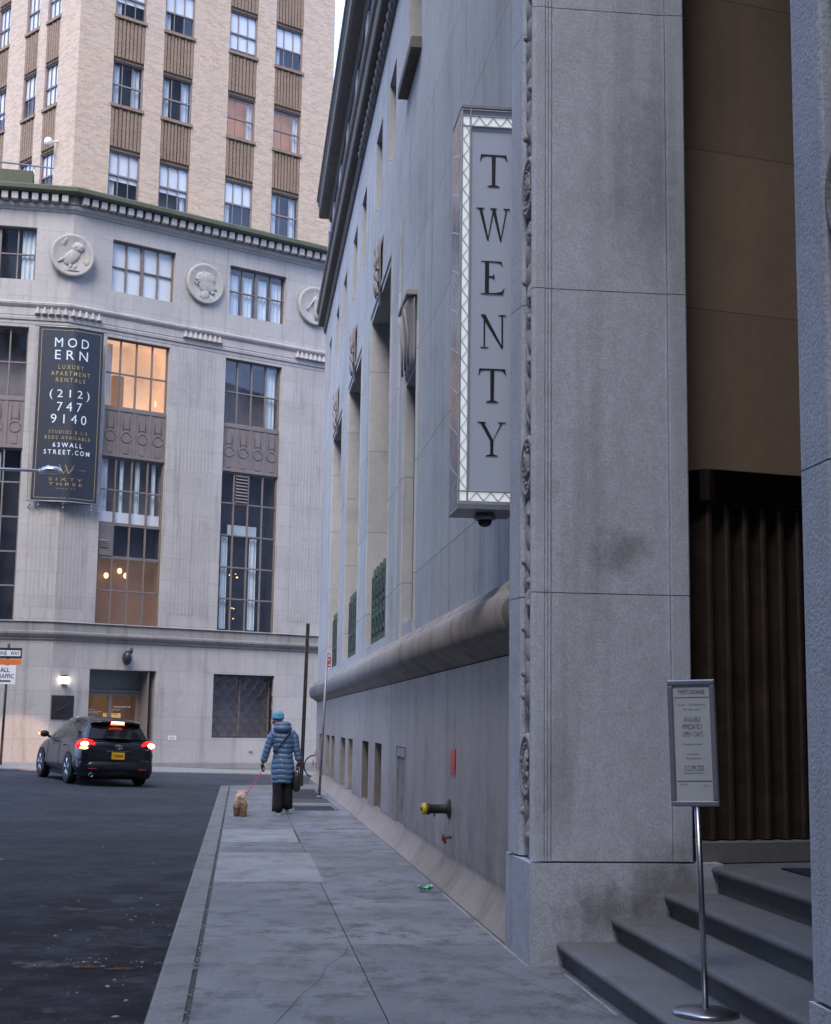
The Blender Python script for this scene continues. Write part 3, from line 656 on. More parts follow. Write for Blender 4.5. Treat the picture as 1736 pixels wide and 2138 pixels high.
# roundels with shallow reliefs
def roundel(x, z, rz, y, kind, r=.72):
    mb = MB(); mb.lathe([(r,.02),(r,-.16),(r-.03,-.20),(r-.08,-.20),(r-.12,-.165),(0,-.14)], (0,0,0), 'y', 40)
    for k_ in range(48): mb.ell(((r-.16)*cos(k_*pi/24), -.172, (r-.16)*sin(k_*pi/24)), (.014, .012, .014), 5, 4)
    o = mb.build('carved_roundel', M['lime_relief'], AB); o.location = (x, y, z); o.rotation_euler = (0, 0, rz)
    o.scale = (1, .62, 1)
    f = MB()
    if kind == 'bird':
        Rz = Matrix.Rotation(RAD(-28), 3, 'Y')
        f.ell((-.02,-.17,-.06), (.20,.09,.34), 14, 10, Matrix.Rotation(RAD(42), 3, 'Y')); f.ell((.17,-.19,.27), (.2,.1,.17), 14, 8)
        f.ell((.10,-.27,.28), (.055,.03,.055)); f.ell((.25,-.27,.28), (.055,.03,.055)); f.ell((.175,-.29,.2), (.02,.03,.06), 8, 6)
        for i in range(5): f.ell((-.12-.05*i,-.2,-.05-.03*i), (.05,.04,.26-.02*i), 8, 8, Matrix.Rotation(RAD(55), 3, 'Y'))
        for xx in (-.06, .1): f.tube([(xx,-.18,-.3),(xx-.02,-.18,-.47)], [.05,.03]); f.ell((xx+.02,-.19,-.49), (.1,.03,.03))
        for i in range(4): f.tube([(-.25+.02*i,-.17,.3+.05*i),(-.38+.05*i,-.17,.38+.06*i)], .025)
        f.lathe([(.07,0),(.09,-.02),(.07,-.03)], (.46,-.15,-.2), 'y', 12); f.tube([(-.4,-.16,-.52),(.35,-.16,-.52)], .02)
    elif kind == 'head':
        f.ell((.02,-.17,.02), (.30,.1,.36), 16, 12); f.ell((.2,-.17,-.1), (.14,.09,.22)); f.prism([(.3,-.02),(.42,-.14),(.3,-.18)], -.22, -.14)
        f.ell((-.02,-.19,.16), (.36,.09,.24), 16, 10); f.ell((.26,-.18,-.28), (.08,.07,.07)); f.ell((0,-.17,-.38), (.15,.08,.18)); f.prism([(-.2,-.45),(.25,-.5),(.1,-.62),(-.05,-.6)], -.2, -.14)
        for i in range(26): a = random.uniform(.2, 3.6); rr = random.uniform(.2,.38); f.ell((rr*cos(a)-.04,-.235+random.random()*.03, rr*sin(a)*.85+.06), (.055,.035,.03), 8, 5, Matrix.Rotation(a, 3, 'Y'))
        f.ell((.22,-.25,.0), (.05,.02,.02))
    else:
        f.loft([[(cx+rx*cos(t*pi/6)*ca, -.17+.09*sin(t*pi/6), cz+rx*cos(t*pi/6)*sa) for t in range(12)] for cx, cz, rx, ca, sa in
            [(.28,-.42,.34,.9,.3),(.18,-.18,.27,.9,.35),(.08,.08,.2,.85,.5),(.02,.24,.17,.7,.7),(-.08,.22,.16,.3,.95),(-.2,.05,.11,.4,.9),(-.3,-.1,.085,.5,.85),(-.36,-.17,.05,.5,.85)]])
        f.prism([(.02,.34),(.06,.5),(.12,.34)], -.24, -.16); f.prism([(-.04,.36),(-.02,.5),(.04,.36)], -.22, -.16)
        for i in range(9): f.ell((.12+.035*i,-.2,.34-.07*i), (.06,.05,.035), 8, 5, Matrix.Rotation(RAD(35), 3, 'Y'))
        f.ell((-.1,-.25,.18), (.03,.02,.02)); f.ell((.36,-.2,-.44), (.2,.08,.1))
    f.build('carved_relief', M['lime_relief'], o)
roundel(-.02, 16.19, RAD(-13), -.03, 'bird', .70); roundel(4.74, 16.18, 0, 0, 'head', .70); roundel(9.12, 16.2, 0, 0, 'horse', .70)
# ground-floor entrance
M['door_dim'] = emit('dim_lobby', (.45, .25, .10), .10, .9, 1.4)
d = grid_window(AB, 1.25, 3.27, 0.1, 2.43, 2, [.1, 2.43], .62, .12, fm='frame_grey', room='door_dim', deep=1.2, name='entrance_door')
c = MB(); c.box(1.25, 3.27, .64, .7, 2.43, 3.1); c.bbox(1.25, 3.27, .56, .64, 2.40, 2.47, .01); c.build('transom_panel', plain('grey_green_panel', (.16,.18,.17), .5), AB)
c = MB(); c.box(3.27, 3.29, .02, 1.2, 0, 3.09); c.build('door_reveal', plain('brown_reveal', (.20,.175,.17), .6), AB)
c = MB(); c.box(2.35, 2.95, 1.3, 1.34, .2, 1.75); c.build('lit_hall', emit('lit_hall', (.75,.42,.12), .5, .7, 4), d)
lt = MB(); put_text(lt, 'Wall Street Retail Unit', 2.68, 1.98, .62, .055, .655, 1.0, .02); put_text(lt, 'New York, NY', 2.48, 1.88, .34, .055, .655, 1.0, .02)
for i, (z, wd_) in enumerate(((1.86,.3),(1.80,.48),(1.75,.44),(1.64,.3),(1.59,.46),(1.54,.48))):
    x = 1.45
    while x < 1.45+wd_: l = random.uniform(.02, .09); lt.quad((x,.655,z-.016),(x+l,.655,z-.016),(x+l,.655,z),(x,.655,z)); x += l+.015
lt.build('door_lettering', M['white'], d)
c = MB()
for xx in (2.2, 2.32): c.tube([(xx,.56,.9),(xx,.56,1.4)], .015, 6)
c.build('door_handle', M['steel'], d)
# grille window
gw = grid_window(AB, 5.6, 7.92, 1.0, 3.08, 2, 1, .3, .05, room='room_mid', deep=.6, fm='frame_grey', gm='glass')
c = MB(); nx, nz = 12, 9; dx = 2.32/nx; dz = 2.08/nz
for i in range(nx+1):
    pts = [(5.6+i*dx+(dx*.42*sin(k*pi/4)) * (1 if i % 2 else -1), .1, 1.0+k*dz/4) for k in range(nz*4+1)]
    c.tube([(min(7.91, max(5.61, p[0])), p[1], p[2]) for p in pts], .012, 5)
for kx in range(nx):
    for kz in range(nz+1): c.ell((5.6+(kx+.5)*dx, .1, 1.0+kz*dz), (.035,.025,.02), 6, 4)
c.bbox(5.6, 7.92, .08, .12, 1.0, 1.05, .005); c.bbox(5.6, 7.92, .08, .12, 3.03, 3.08, .005)
c.build('iron_grille', M['rustpost'], gw)
MB().box(5.65, 5.97, .7, .72, 1.15, 2.15).build('lit_lamp', emit('amber_light', (.95,.62,.1), .55, .6, 5), gw)
c = MB(); c.bbox(4.03, 4.32, -.012, 0, .91, 1.05, .002); tag(c.build('wall_notice', M['white'], AB), 'small white notice fixed low on the limestone wall', 'notice'); 
nt_ = bpy.data.objects['wall_notice']; nt_.parent = None; nt_.location = LO; nt_.rotation_euler = (0,0,L_ROT)
c = MB()
for i in range(4): c.quad((4.06,-.0135,.94+i*.025),(4.06+.22-.03*(i%2),-.0135,.94+i*.025),(4.06+.22-.03*(i%2),-.0135,.948+i*.025),(4.06,-.0135,.948+i*.025))
c.build('notice_lettering', M['redsign'], nt_)

# ---- brick tower
TW = Vector((.05, .45, 0)); TH = 33.0
tcols = [(1.24, 2.36), (3.07, 4.2), (5.58, 6.70), (7.45, 8.6)]; ttops = [20.26, 23.41, 26.56, 29.71, 32.8]
holes = [(a, b_, t_-1.62, t_, .18) for a, b_ in tcols for t_ in ttops]+[(a, b_, t_, t_+1.53, .07) for a, b_ in tcols for t_ in ttops[:-1]]
o = wall(0, 9.95, 17.6, TH, holes).build('brick_wall', M['brick'], AB); o.location = TW
lcols = [(-2.02, -1.2), (-3.38, -2.55), (-5.3, -4.5), (-6.7, -5.9)]
holesL = [(a, b_, t_-1.62, t_, .18) for a, b_ in lcols for t_ in ttops]+[(a, b_, t_, t_+1.53, .07) for a, b_ in lcols for t_ in ttops[:-1]]
ol = wall(-9, 0, 17.6, TH, holesL).build('brick_wall', M['brick'], AB); ol.location = TW; ol.rotation_euler = (0, 0, RAD(-80))
c = MB(); c.prism([(.8,.8),(9.5,.8),(9.95,.03),(9.95,14),(-.6,9.2)], 17.6, TH, 'z'); c.build('tower_core', M['brick'], AB).location = TW
def spandrel_rib(x0, x1, z0, z1, rot):
    mb = MB(); n = max(5, int((x1-x0)/.125)); p = (x1-x0)/n
    mb.box(x0, x1, .07, .12, z0, z1)
    for i in range(n): mb.bbox(x0+i*p+.018, x0+(i+1)*p-.018, .005, .07, z0+.14, z1-(.05 if i % 2 else .0)-.02, .008)
    mb.bbox(x0-.04, x1+.04, -.05, .07, z1-.12+.1, z1+.1, .01)  # sill of the window above
    o = mb.build('ribbed_spandrel', M['spandrel'], AB); o.location = TW; o.rotation_euler = (0, 0, rot)
rr = random.Random(3)
def sash(x0, x1, zt, rot, style):
    zb = zt-1.62; zm = (zt+zb)/2; y = .075; b = .045; f = MB()
    f.bbox(x0, x0+b, y-.04, y+.06, zb, zt, .005); f.bbox(x1-b, x1, y-.04, y+.06, zb, zt, .005); f.bbox(x0+b, x1-b, y-.04, y+.06, zt-b, zt, .005); f.bbox(x0+b, x1-b, y-.03, y+.06, zb, zb+.06, .005)
    f.bbox(x0+b, x1-b, y-.01, y+.05, zm-.03, zm+.03, .005)
    for i in (1, 2): x = x0+(x1-x0)*i/3; f.bbox(x-.012, x+.012, y+.0, y+.04, zb+.06, zt-b, .003)
    o = f.build('sash_window', M['frame_grey'], AB); o.location = TW; o.rotation_euler = (0, 0, rot)
    g = MB(); g.quad((x0,y+.03,zb),(x1,y+.03,zb),(x1,y+.03,zt),(x0,y+.03,zt)); g.build('pane', M['glass'], o, fix=False)
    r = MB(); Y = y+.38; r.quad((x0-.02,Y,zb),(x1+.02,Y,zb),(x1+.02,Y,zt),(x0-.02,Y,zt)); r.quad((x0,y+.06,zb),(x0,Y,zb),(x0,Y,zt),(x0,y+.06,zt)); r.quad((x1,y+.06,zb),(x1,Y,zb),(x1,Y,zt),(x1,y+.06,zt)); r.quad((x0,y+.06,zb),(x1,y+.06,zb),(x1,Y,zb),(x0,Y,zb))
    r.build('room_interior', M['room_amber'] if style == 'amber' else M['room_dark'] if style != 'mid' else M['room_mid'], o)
    c = MB()
    if style in ('blind', 'mid'):
        bl = rr.choice([.85, 1.0, .75, .8]); c.box(x0+.04, x1-.04, y+.05, y+.06, zt-bl, zt-.04); c.build('blind', M['blind'], o); c = MB()
    if style == 'full': c.box(x0+.04, x1-.04, y+.05, y+.06, zb+.25, zt-.04); c.build('blind', M['blind'], o); c = MB()
    if style == 'curt': curtain(c, x0+.05, x0+.32, zb, zt-.1, y+.14); curtain(c, x1-.34, x1-.05, zb, zt-.1, y+.14); c.build('curtain', M['curtain'], o)
    elif style in ('amber', 'mid'): curtain(c, x1-.22, x1-.05, zb, zt-.1, y+.14); c.build('curtain', M['curtain'], o)
    elif style == 'blind': curtain(c, x0+.1, x0+.3, zb, zm, y+.14); c.build('curtain', M['curtain'], o)
grid_styles = [['blind','mid','blind','curt'], ['curt','curt','amber','amber'], ['blind','blind','full','blind'], ['blind','full','blind','mid'], ['full','blind','mid','blind']]
for j, t_ in enumerate(ttops):
    for i, (a, b_) in enumerate(tcols):
        sash(a, b_, t_, 0, grid_styles[j][i])
        if j < 4: spandrel_rib(a, b_, t_, t_+1.53, 0)
    for i, (a, b_) in enumerate(lcols):
        sash(a, b_, t_, RAD(-80), rr.choice(['full','full','blind','mid']))
        if j < 4: spandrel_rib(a, b_, t_, t_+1.53, RAD(-80))
MB().bbox(4.43, 4.62, -.02, .02, 17.75+.62, 17.9+.62, .01).build('wall_vent', M['room_dark'], AB).location = TW
# parapet and railing left of the tower
c = MB(); p = sweep([(-7.3, 3.6), (-1.2, .62)], [(0,18.4),(.0,18.95),(-.3,19.0),(-.3,18.4)]); p.build('roof_parapet', M['moss'], AB)
c = MB(); A, B_ = Vector((-7.2, 3.6, 19.45)), Vector((-.6, .42, 19.12)); c.tube([A, B_], .03, 6)
for i in range(6): q = A.lerp(B_, (i+.5)/6); c.tube([q, (q.x, q.y, 18.5)], .022, 6)
c.build('roof_railing', M['steel'], AB)
c = MB(); c.ell((0,0,0), (.12,.16,.17)); c.tube([(0,.1,.05),(0,.4,.12)], .03, 6); o = c.build('flood_lamp', M['white'], AB)
o.rotation_euler = (0,0,RAD(-80)); a_ = RAD(-80); o.location = (TW.x+cos(a_)*(-.98)-sin(a_)*(-.35), TW.y+sin(a_)*(-.98)+cos(a_)*(-.35), 20.35)

# ------------------------------------------------------------------ street building on the right
RB = empty('stone_office_building', RO, R_ROT); tag(RB, 'long pale grey stone building with a rounded moulding along the pavement', 'building')
def U(u0, u1): return (-u1, -u0)
WY = .15; UE = 31.3
bw = [(12.1,13.2),(14.35,15.6),(17.8,18.9),(19.75,21.1),(23.2,24.4),(25.05,26.4),(28.6,29.7)]
lowh = [(*U(a, b_), .26, 1.25, .38) for a, b_ in bw]+[(*U(8.85, 9.98), .14, 1.25, .06)]
wall(-UE, -.8, 0, 2.09, lowh, WY).build('base_wall', M['rbase'], RB)
big = [(11.75,15.3),(17.35,20.8),(22.85,26.3)]
uph = [(8.3,9.85)]+[(11.6,12.65),(13.85,15.0),(17.05,18.15),(19.3,20.45),(22.4,23.5),(25.1,26.2),(28.2,29.2)]
mainh = [(*U(a, b_), 2.82, 8.52, .5) for a, b_ in big]+[(*U(8.3, 9.5), 2.85, 6.05, .17)]+[(*U(a, b_), 10.28, 11.75, .26) for a, b_ in uph[1:]]+[(*U(8.3, 9.85), 10.42, 12.3, .3)]
wall(-UE, -.8, 2.12, 15.6, mainh, WY+.004).build('ashlar_wall', M['rstone'], RB)
MB().box(-UE, -.8, WY+.03, WY+.2, 2.085, 2.125).build('groove', M['joint'], RB)
# thick pier mouldings beside the openings
mb = MB()
for a, b_ in big:
    for e in (a-.16, b_+.04): mb.bbox(*U(e, e+.12), WY-.018, WY+.02, 2.66, 8.75, .008)
    mb.bbox(*U(a-.1, b_+.1), WY-.02, WY+.02, 8.62, 8.7, .008)
mb.bbox(*U(8.12, 8.2), WY-.02, WY+.02, 2.66, 6.6, .008); mb.bbox(*U(9.62, 10.05), WY-.03, WY+.02, 2.66, 6.6, .01); mb.bbox(*U(10.4, 10.55), WY-.02, WY+.02, 2.66, 8.7, .01)
mb.build('pier_moulding', M['rstone'], RB)
end = MB(); end.add([(-UE,WY,0),(-UE-1.2,14,0),(-UE-1.2,14,16.2),(-UE,WY,16.2)], [(0,1,2,3)]); end.build('end_wall', M['rstone'], RB)
# window fillings
def simple_fill(a, b_, z0, z1, y, cols, rows, fm):
    return grid_window(RB, *U(a, b_), z0, z1, cols, rows, y, .06, fm=fm, gm='glass_dark', room='room_dark', deep=.3)
for a, b_ in big: simple_fill(a, b_, 2.82, 8.52, WY+.45, 3, 5, 'verdigris')
simple_fill(8.3, 9.5, 2.85, 6.05, WY+.12, 1, 5, 'verdigris')
for a, b_ in uph[1:]: simple_fill(a, b_, 10.28, 11.75, WY+.22, 2, 2, 'frame_grey')
simple_fill(8.3, 9.85, 10.42, 12.3, WY+.26, 2, 2, 'frame_grey')
for a, b_ in bw:
    o = simple_fill(a, b_, .26, 1.25, WY+.33, 2, 1, 'frame_grey')
mb = MB(); mb.bbox(*U(8.25, 9.9), WY-.14, WY+.02, 10.3, 10.45, .01); mb.build('window_sill', M['rcornice'], RB)
# balcony grilles of green bronze
for i, (a, b_) in enumerate(big):
    mb = MB(); x0, x1 = U(a+.03, b_-.03); y = WY+.10; z0, z1 = 2.85, 3.95
    mb.bbox(x0, x1, y, y+.07, z1-.1, z1, .01); mb.bbox(x0, x1, y-.01, y+.08, z0, z0+.12, .01); mb.bbox(x0, x1, y+.01, y+.06, z1-.28, z1-.22, .005)
    n = 6; w = (x1-x0)/n
    for k_ in range(n+1):
        c = x0+k_*w; mb.bbox(max(x0, c-.05), min(x1, c+.05), y-.015, y+.085, z0, z1+.02, .01)
        mb.lathe([(.05,z1),(.06,z1+.06),(.035,z1+.08),(.03,z1+.2),(0,z1+.22)], (min(x1-.05, max(x0+.05, c)), y+.035, 0), n=6)
    for k_ in range(n):
        c = x0+(k_+.5)*w
        mb.tube([(c+.17*sin(t*pi/6), y+.02, 3.3+.26*cos(t*pi/6)) for t in range(13)], .022, 5)
        mb.tube([(c-.2, y+.02, 3.02),(c+.2, y+.02, 3.6)], .018, 5); mb.tube([(c+.2, y+.02, 3.02),(c-.2, y+.02, 3.6)], .018, 5); mb.ell((c, y+.01, 3.3), (.07,.04,.07), 8, 6)
        mb.bbox(c-.07, c+.07, y-.005, y+.05, z1-.22, z1-.1, .01)
    o = mb.build('balcony_grille', M['verdigris'], RB)
    MB().box(x0, x1, y+.05, y+.07, z0, z1-.05).build('back_panel', M['verd_dark'], o)
# carved keystone bosses over the tall windows
def boss(u, z, s=1.0):
    mb = MB(); mb.loft([[(-u+a*w_*s, WY-d*(1 if abs(a) < .9 else .4), z+zz*s) for a in (-1,-.6,0,.6,1)] for zz, w_, d in ((1.15,.34,.02),(1.05,.36,.07),(.9,.3,.09),(.5,.24,.085),(.1,.18,.07),(-.25,.12,.03),(-.3,.08,.01))], smooth=True, close=False, cap=False)
    for i in range(4):
        leaf_into(mb, (-u, WY-.08, z+(.85-.25*i)*s), .4*s, .13*s*(1-.12*i), 0, .03)
        for j in (-1, 1): leaf_into(mb, (-u+j*.13*s, WY-.065, z+(.8-.25*i)*s), .34*s, .08*s, -j*.5, .025)
    for i in range(0):
        for j in (-1, 1): mb.ell((-u+j*.11*s*(1-.07*i), WY-.12, z+(.9-.15*i)*s), (.1*s, .05, .09*s), 8, 5, Matrix.Rotation(j*.5, 3, 'Y'))
    mb.lathe([(.17,-.08),(.19,-.12),(.14,-.13),(.1,-.11),(0,-.12)], (-u, WY+.02, z+.62*s), 'y', 16)
    mb.build('carved_keystone', M['rtorus'], RB)
for u in (13.6, 19.1, 24.6): boss(u, 8.6, .8)
# scrolled hood over the narrow slot
mb = MB()
mb.loft([[(-u_, WY-d_*k_*.7, z) for u_, k_ in ((8.38,.2),(8.5,1),(8.9,1.15),(9.3,1),(9.44,.2))] for z, d_ in ((6.08,.0),(6.1,.05),(6.25,.07),(6.5,.05),(6.75,.09),(6.9,.14),(6.98,.15),(7.0,.02))], smooth=True, close=False, cap=False)
for x_ in (-8.55, -8.9, -9.25): mb.tube([(x_, WY-.08, 6.12),(x_, WY-.09, 6.5),(x_, WY-.14, 6.85)], .016, 6)
mb.bbox(*U(8.36, 9.46), WY-.13, WY+.02, 7.0, 7.06, .01)
mb.build('carved_hood', M['rtorus'], RB)
# plinth cove, torus, cornices
dpath = [(-UE, 0), (-.85, 0)]
blocks = []; u = .9; i = 0
while u < UE:
    L = 1.5+(.3 if i % 3 else 0); e = min(u+L, UE); i += 1
    pr = [(-.0,-.3),(0,.015),(-.012,.03)]+[(-.012-.14*(1-(1-t/7)**1.5), .03+.245*(t/7)**1.05+.012*sin(pi*t/7)) for t in range(1, 8)]+[(-.155,.276),(-.2,.276)]
    pr2 = []
    for o_, z in pr: pr2.append((o_, z))
    mb = MB(); sweep([(-e+.004, 0), (-u-.004, 0)], pr2, mb, smooth=False); blocks.append(mb); u = e
mb = MB()
for b_ in blocks: mb.add(b_.v, b_.f)
o = mb.build('plinth', M['rplinth'], RB)
MB().box(-UE+.02, -.9, .156, .2, -.1, .26).build('plinth_backing', M['joint'], RB)
tor = [(-.15,2.10),(-.12,2.12),(-.07,2.16),(-.02,2.2)]+[(-.03+.10*sin(t*pi/10)**.75, 2.2+.34*(1-cos(t*pi/10))/2) for t in range(1, 10)]+[(-.02,2.55),(-.03,2.57),(-.06,2.62),(-.10,2.65),(-.15,2.66)]
sweep([(-UE-.6, 2.2), (-UE, 0), (-1.02, 0), (-.9, .3)], tor, smooth=True).build('torus_moulding', M['rtorus'], RB)
sweep([(-UE-.6, 2), (-UE, WY), (-.8, WY)], [(0,12.62),(.04,12.64),(.07,12.74),(.07,12.86),(.20,12.88),(.22,12.92),(.22,13.22),(.26,13.26),(.28,13.34),(.1,13.42),(0,13.42)]).build('lower_cornice', M['rcornice'], RB)
mb = MB(); i = 0; x = -18.0
while x < -11.5: mb.ell((x, WY-.07, 12.73), (.15,.05,.075), 8, 5); x += .34
mb.build('carved_festoon', M['rtorus'], RB)
sweep([(-29.4, 2), (-29.4, WY), (-.8, WY)], [(0,15.3),(.05,15.32),(.10,15.46),(.30,15.5),(.35,15.54),(.36,15.85),(.38,15.88),(.38,15.98),(.42,16.02),(.42,16.1),(0,16.15)]).build('upper_cornice', M['rcornice'], RB)
mb = MB(); x = -29.3
while x < -.9:
    mb.loft([[(x+a, WY-.40+dd, 16.1) for a, dd in ((-.2,0),(.2,0),(.2,.05),(-.2,.05))], [(x+a, WY-.41+dd, 16.22) for a, dd in ((-.17,0),(.17,0),(.17,.05),(-.17,.05))], [(x+a, WY-.39+dd, 16.33) for a, dd in ((-.06,0),(.06,0),(.06,.05),(-.06,.05))]], smooth=False); x += .47
mb.build('cresting', M['moss'], RB)
atth = []
mb = MB()
for u in [9, 11.6, 14.2, 17, 19.6, 22.4, 25, 27.6, 30]: 
    mb = MB()
    for k_ in range(4): mb.bbox(*U(u+k_*.16, u+k_*.16+.1), WY-.05, WY+.01, 13.5, 15.25, .01)
    mb.build('attic_fluting', M['rstone'], RB)
mb = MB(); mb.box(-29.3, 45, WY+.4, 14, 16.0, 16.2); mb.build('roof', M['room_dark'], RB)
mb = MB(); mb.prism([(-UE,.7),(-.9,.7),(-.9,3),(5.5,3),(5.5,.7),(45,.7),(45,14),(-UE-1,14)], -.5, 16.0, 'z'); mb.build('building_core', M['room_dark'], RB)
mb = MB(); mb.box(-26, 45, 2.5, 14, 16.2, 52); mb.build('setback_tower', M['rstone'], RB)
# near stretch of the facade, beyond the frame
wall(5.72, 45, 0, 16, [(8+i*5.5, 11+i*5.5, 2.8, 8.5, .4) for i in range(6)], WY).build('ashlar_wall', M['rstone'], RB)

# access panel
mb = MB(); x0, x1 = U(8.87, 9.96); y = WY+.03
mb.bbox(x0, x1, y, y+.03, .15, 1.24, .006)
for (a, b_, c_, d_) in ((x0,x0+.1,.15,1.24),(x1-.1,x1,.15,1.24),(x0,x1,1.12,1.24),(x0,x1,.15,.26)): mb.bbox(a, b_, y-.03, y, c_, d_, .006)
for i in range(11): a = x0+.14+i*.078; mb.bbox(a, a+.03, y-.02, y, .28, 1.1, .004)
mb.build('access_panel', plain('rust_streaked_panel', (.24,.235,.235), .6, .2, .45, 5), RB)

# ------------------------------------------------------------------ outside the frame: rest of the canyon, and an added shade block
def block(name, label, loc, rz, L, D, Hh, mat, bays, floors, lit=0.06):
    R_ = empty(name, loc, rz); tag(R_, label, 'building')
    hs = []; bw_ = L/bays; fh = Hh/floors; rg = random.Random(L)
    for i in range(bays):
        for j in range(floors): hs.append((i*bw_+bw_*.3, i*bw_+bw_*.7, j*fh+fh*.25, j*fh+fh*.78, .3))
    wall(0, L, -1, Hh, hs).build('facade', M[mat], R_)
    MB().box(.01, L-.01, .9, D, -1, Hh-.01).build('building_core', M['room_dark'], R_)
    sweep([(0,0),(L,0)], [(0,Hh-.8),(.5,Hh-.7),(.6,Hh),(0,Hh+.1)]).build('cornice', M['rcornice'], R_)
    g_ = MB(); l_ = MB()
    for h in hs: (l_ if rg.random() < lit else g_).quad((h[0],.28,h[2]),(h[1],.28,h[2]),(h[1],.28,h[3]),(h[0],.28,h[3]))
    g_.build('panes', plain('dark_reflective_pane', (.03,.035,.045), .08, 0, .2), R_, fix=False)
    if l_.v: l_.build('lit_panes', M['room_warm'], R_, fix=False)
block('facing_building', 'stone block across the street with rows of windows', rb(-46, -11.6), RAD(96.6), 62, 18, 24, 'rstone', 18, 9)
block('added_shade_block', 'added tall block behind the viewer that shades the near street', Vector((26, -44, 0)), RAD(173), 60, 18, 62, 'rstone', 18, 16)  # unseen block added behind the camera, tall enough to hold back the sun

# ------------------------------------------------------------------ portal
def channel(x0, x1, top=9.0):
    """street-facing side of the portal jamb between x0..x1 (far edge x0): roll moulding, laurel channel, corner roll"""
joints = [.665, 2.44, 4.56, 6.64, 8.75, 10.85, 12.95]
def jamb(far=True):
    sgn = 1 if far else -1
    ux = (lambda u: -u) if far else (lambda u: 4.8+u)      # distance from the opening edge -> local x
    def bx(mb, u0, u1, *a, **k_): x = sorted((ux(u0), ux(u1))); mb.bbox(x[0], x[1], *a, **k_)
    rect = MB()
    for z0, z1 in zip(joints, joints[1:]):
        a, b_ = z0+.003, z1-.003
        # corner block with two shallow beads on the inner reveal
        E_ = .05 if far else .28
        prof = [(E_,.06),(E_,.01),(E_-.005,.002),(E_-.015,-.004),(.02,.0),(.0,.025),(-.0,.085),(.012,.095),(.002,.105),(.012,.118),(.002,.128),(.012,.14),(.012,.95),(.0,.955),(.012,.965),(.0,.975),(.0,1.09),(.01,1.1),(.6,1.1),(.6,.4),(E_,.4)]
        rect.prism([(ux(p[0]), p[1]) for p in prof], a, b_, 'z')
        # outer roll
        prof = [(.44+(E_-.05),.3),(.44+(E_-.05),.04),(.46+(E_-.05),.01),(.69,-.02),(.70,-.024),(.72,-.018),(.78,.02),(.83,.08),(.84,.3)]
        rect.prism([(ux(p[0]), p[1]) for p in prof], a+(1.0 if 0 else 0), b_, 'z')
    o = rect.build('portal_jamb', M['portal'], RB)
    ch = MB(); sh_ = 0 if far else .23; x = sorted((ux(.045+sh_), ux(.45+sh_))); ch.box(x[0], x[1], .09, .45, .7, 13); ch.build('channel_bed', M['carve'], o)
    bk = MB(); x = sorted((ux(.02), ux(.6))); bk.box(x[0], x[1], .2, 1.08, .6, 13); 
    x = sorted((ux(.5), ux(.82))); bk.box(x[0], x[1], .06, .4, .6, 13); bk.build('joint_backing', M['joint'], o)
    lv = MB(); meds = [1.28, 3.34, 5.38, 7.5, 9.6, 11.7]; c0 = ux(.25+sh_); rg = random.Random(5)
    z = .76
    while z < 12.6:
        if any(abs(z-m) <= .33 for m in meds) and lv.v: lv.build('carved_laurel', M['carve'], o); lv = MB()
        if all(abs(z-m) > .33 for m in meds):
            for dx in (-.13, .13): lv.ell((c0+dx, .06, z+rg.uniform(-.02,.02)), (.042, .035, .12), 8, 7, Matrix.Rotation((-.6 if dx < 0 else .6)+rg.uniform(-.15,.15), 3, 'Y'))
            lv.ell((c0+rg.uniform(-.03,.03), .045, z+.07), (.05, .045, .115), 8, 7, Matrix.Rotation(rg.uniform(-.35,.35), 3, 'Y'))
            if rg.random() < .45: lv.ell((c0+rg.choice([-.09,.09]), .02, z+.06), (.03,.028,.03), 7, 5)
        z += .155
    for m in meds:
        pass
    
    for m in meds:
        md = MB(); md.lathe([(.215,.08),(.22,.02),(.205,.005),(.185,.005),(.17,.02),(0,.025)], (c0, 0, m), 'y', 28)
        for i in range(22): a = i*2*pi/22; md.ell((c0+.15*cos(a), .016, m+.15*sin(a)), (.012,.01,.012), 5, 4)
        md.ell((c0, .02, m+.02), (.05,.025,.09), 10, 8); md.ell((c0-.03, .018, m-.05), (.08,.018,.035), 8, 6)
        for i in range(9): md.ell((c0+rg.gauss(0,.06), .012, m+rg.gauss(0,.07)), (.02,.012,.02), 6, 4)
        md.build('carved_medallion', M['carve'], o)
    bs = MB(); prof = [(-.006,-.008),(.885,-.008),(.885,.4),(.4,.4),(.4,1.3),(-.006,1.3)]
    bs.prism([(ux(p[0]), p[1]) for p in prof], -.1, .655, 'z'); bs.build('portal_base_block', M['portal'], RB)
jamb(True); jamb(False)
MB().box(0, 4.8, -.005, 1.1, 12.9, 14.2).build('portal_lintel', M['portal'], RB)
# vestibule: side wall swings back from the jamb; ceiling; back walls
vb = MB(); dv = Vector((-.215, .977)); A = Vector((-.55, 1.08))-dv*.3
B_ = A+dv*3.2
def vq(P, Q, z0, z1, mb): mb.quad((P.x,P.y,z0),(Q.x,Q.y,z0),(Q.x,Q.y,z1),(P.x,P.y,z1))
vs = MB(); L = 3.6; vs.quad((0,0,0),(L,0,0),(L,0,12.6),(0,0,12.6))
o = vs.build('vestibule_wall', M['vest'], RB); o.location = (A.x, A.y, 0); vang = atan2(dv.y, dv.x); o.rotation_euler = (0, 0, vang)
bk = MB(); bk.box(-1.6, 6.6, 4.4, 4.5, 0, 12.6); bk.box(5.4, 5.5, 1.1, 4.4, 0, 12.6); 
bk.build('vestibule_back_wall', M['vest'], RB)
MB().box(-1.7, 6.6, .3, 4.5, 12.6, 12.8).build('vestibule_ceiling', M['vest'], RB)
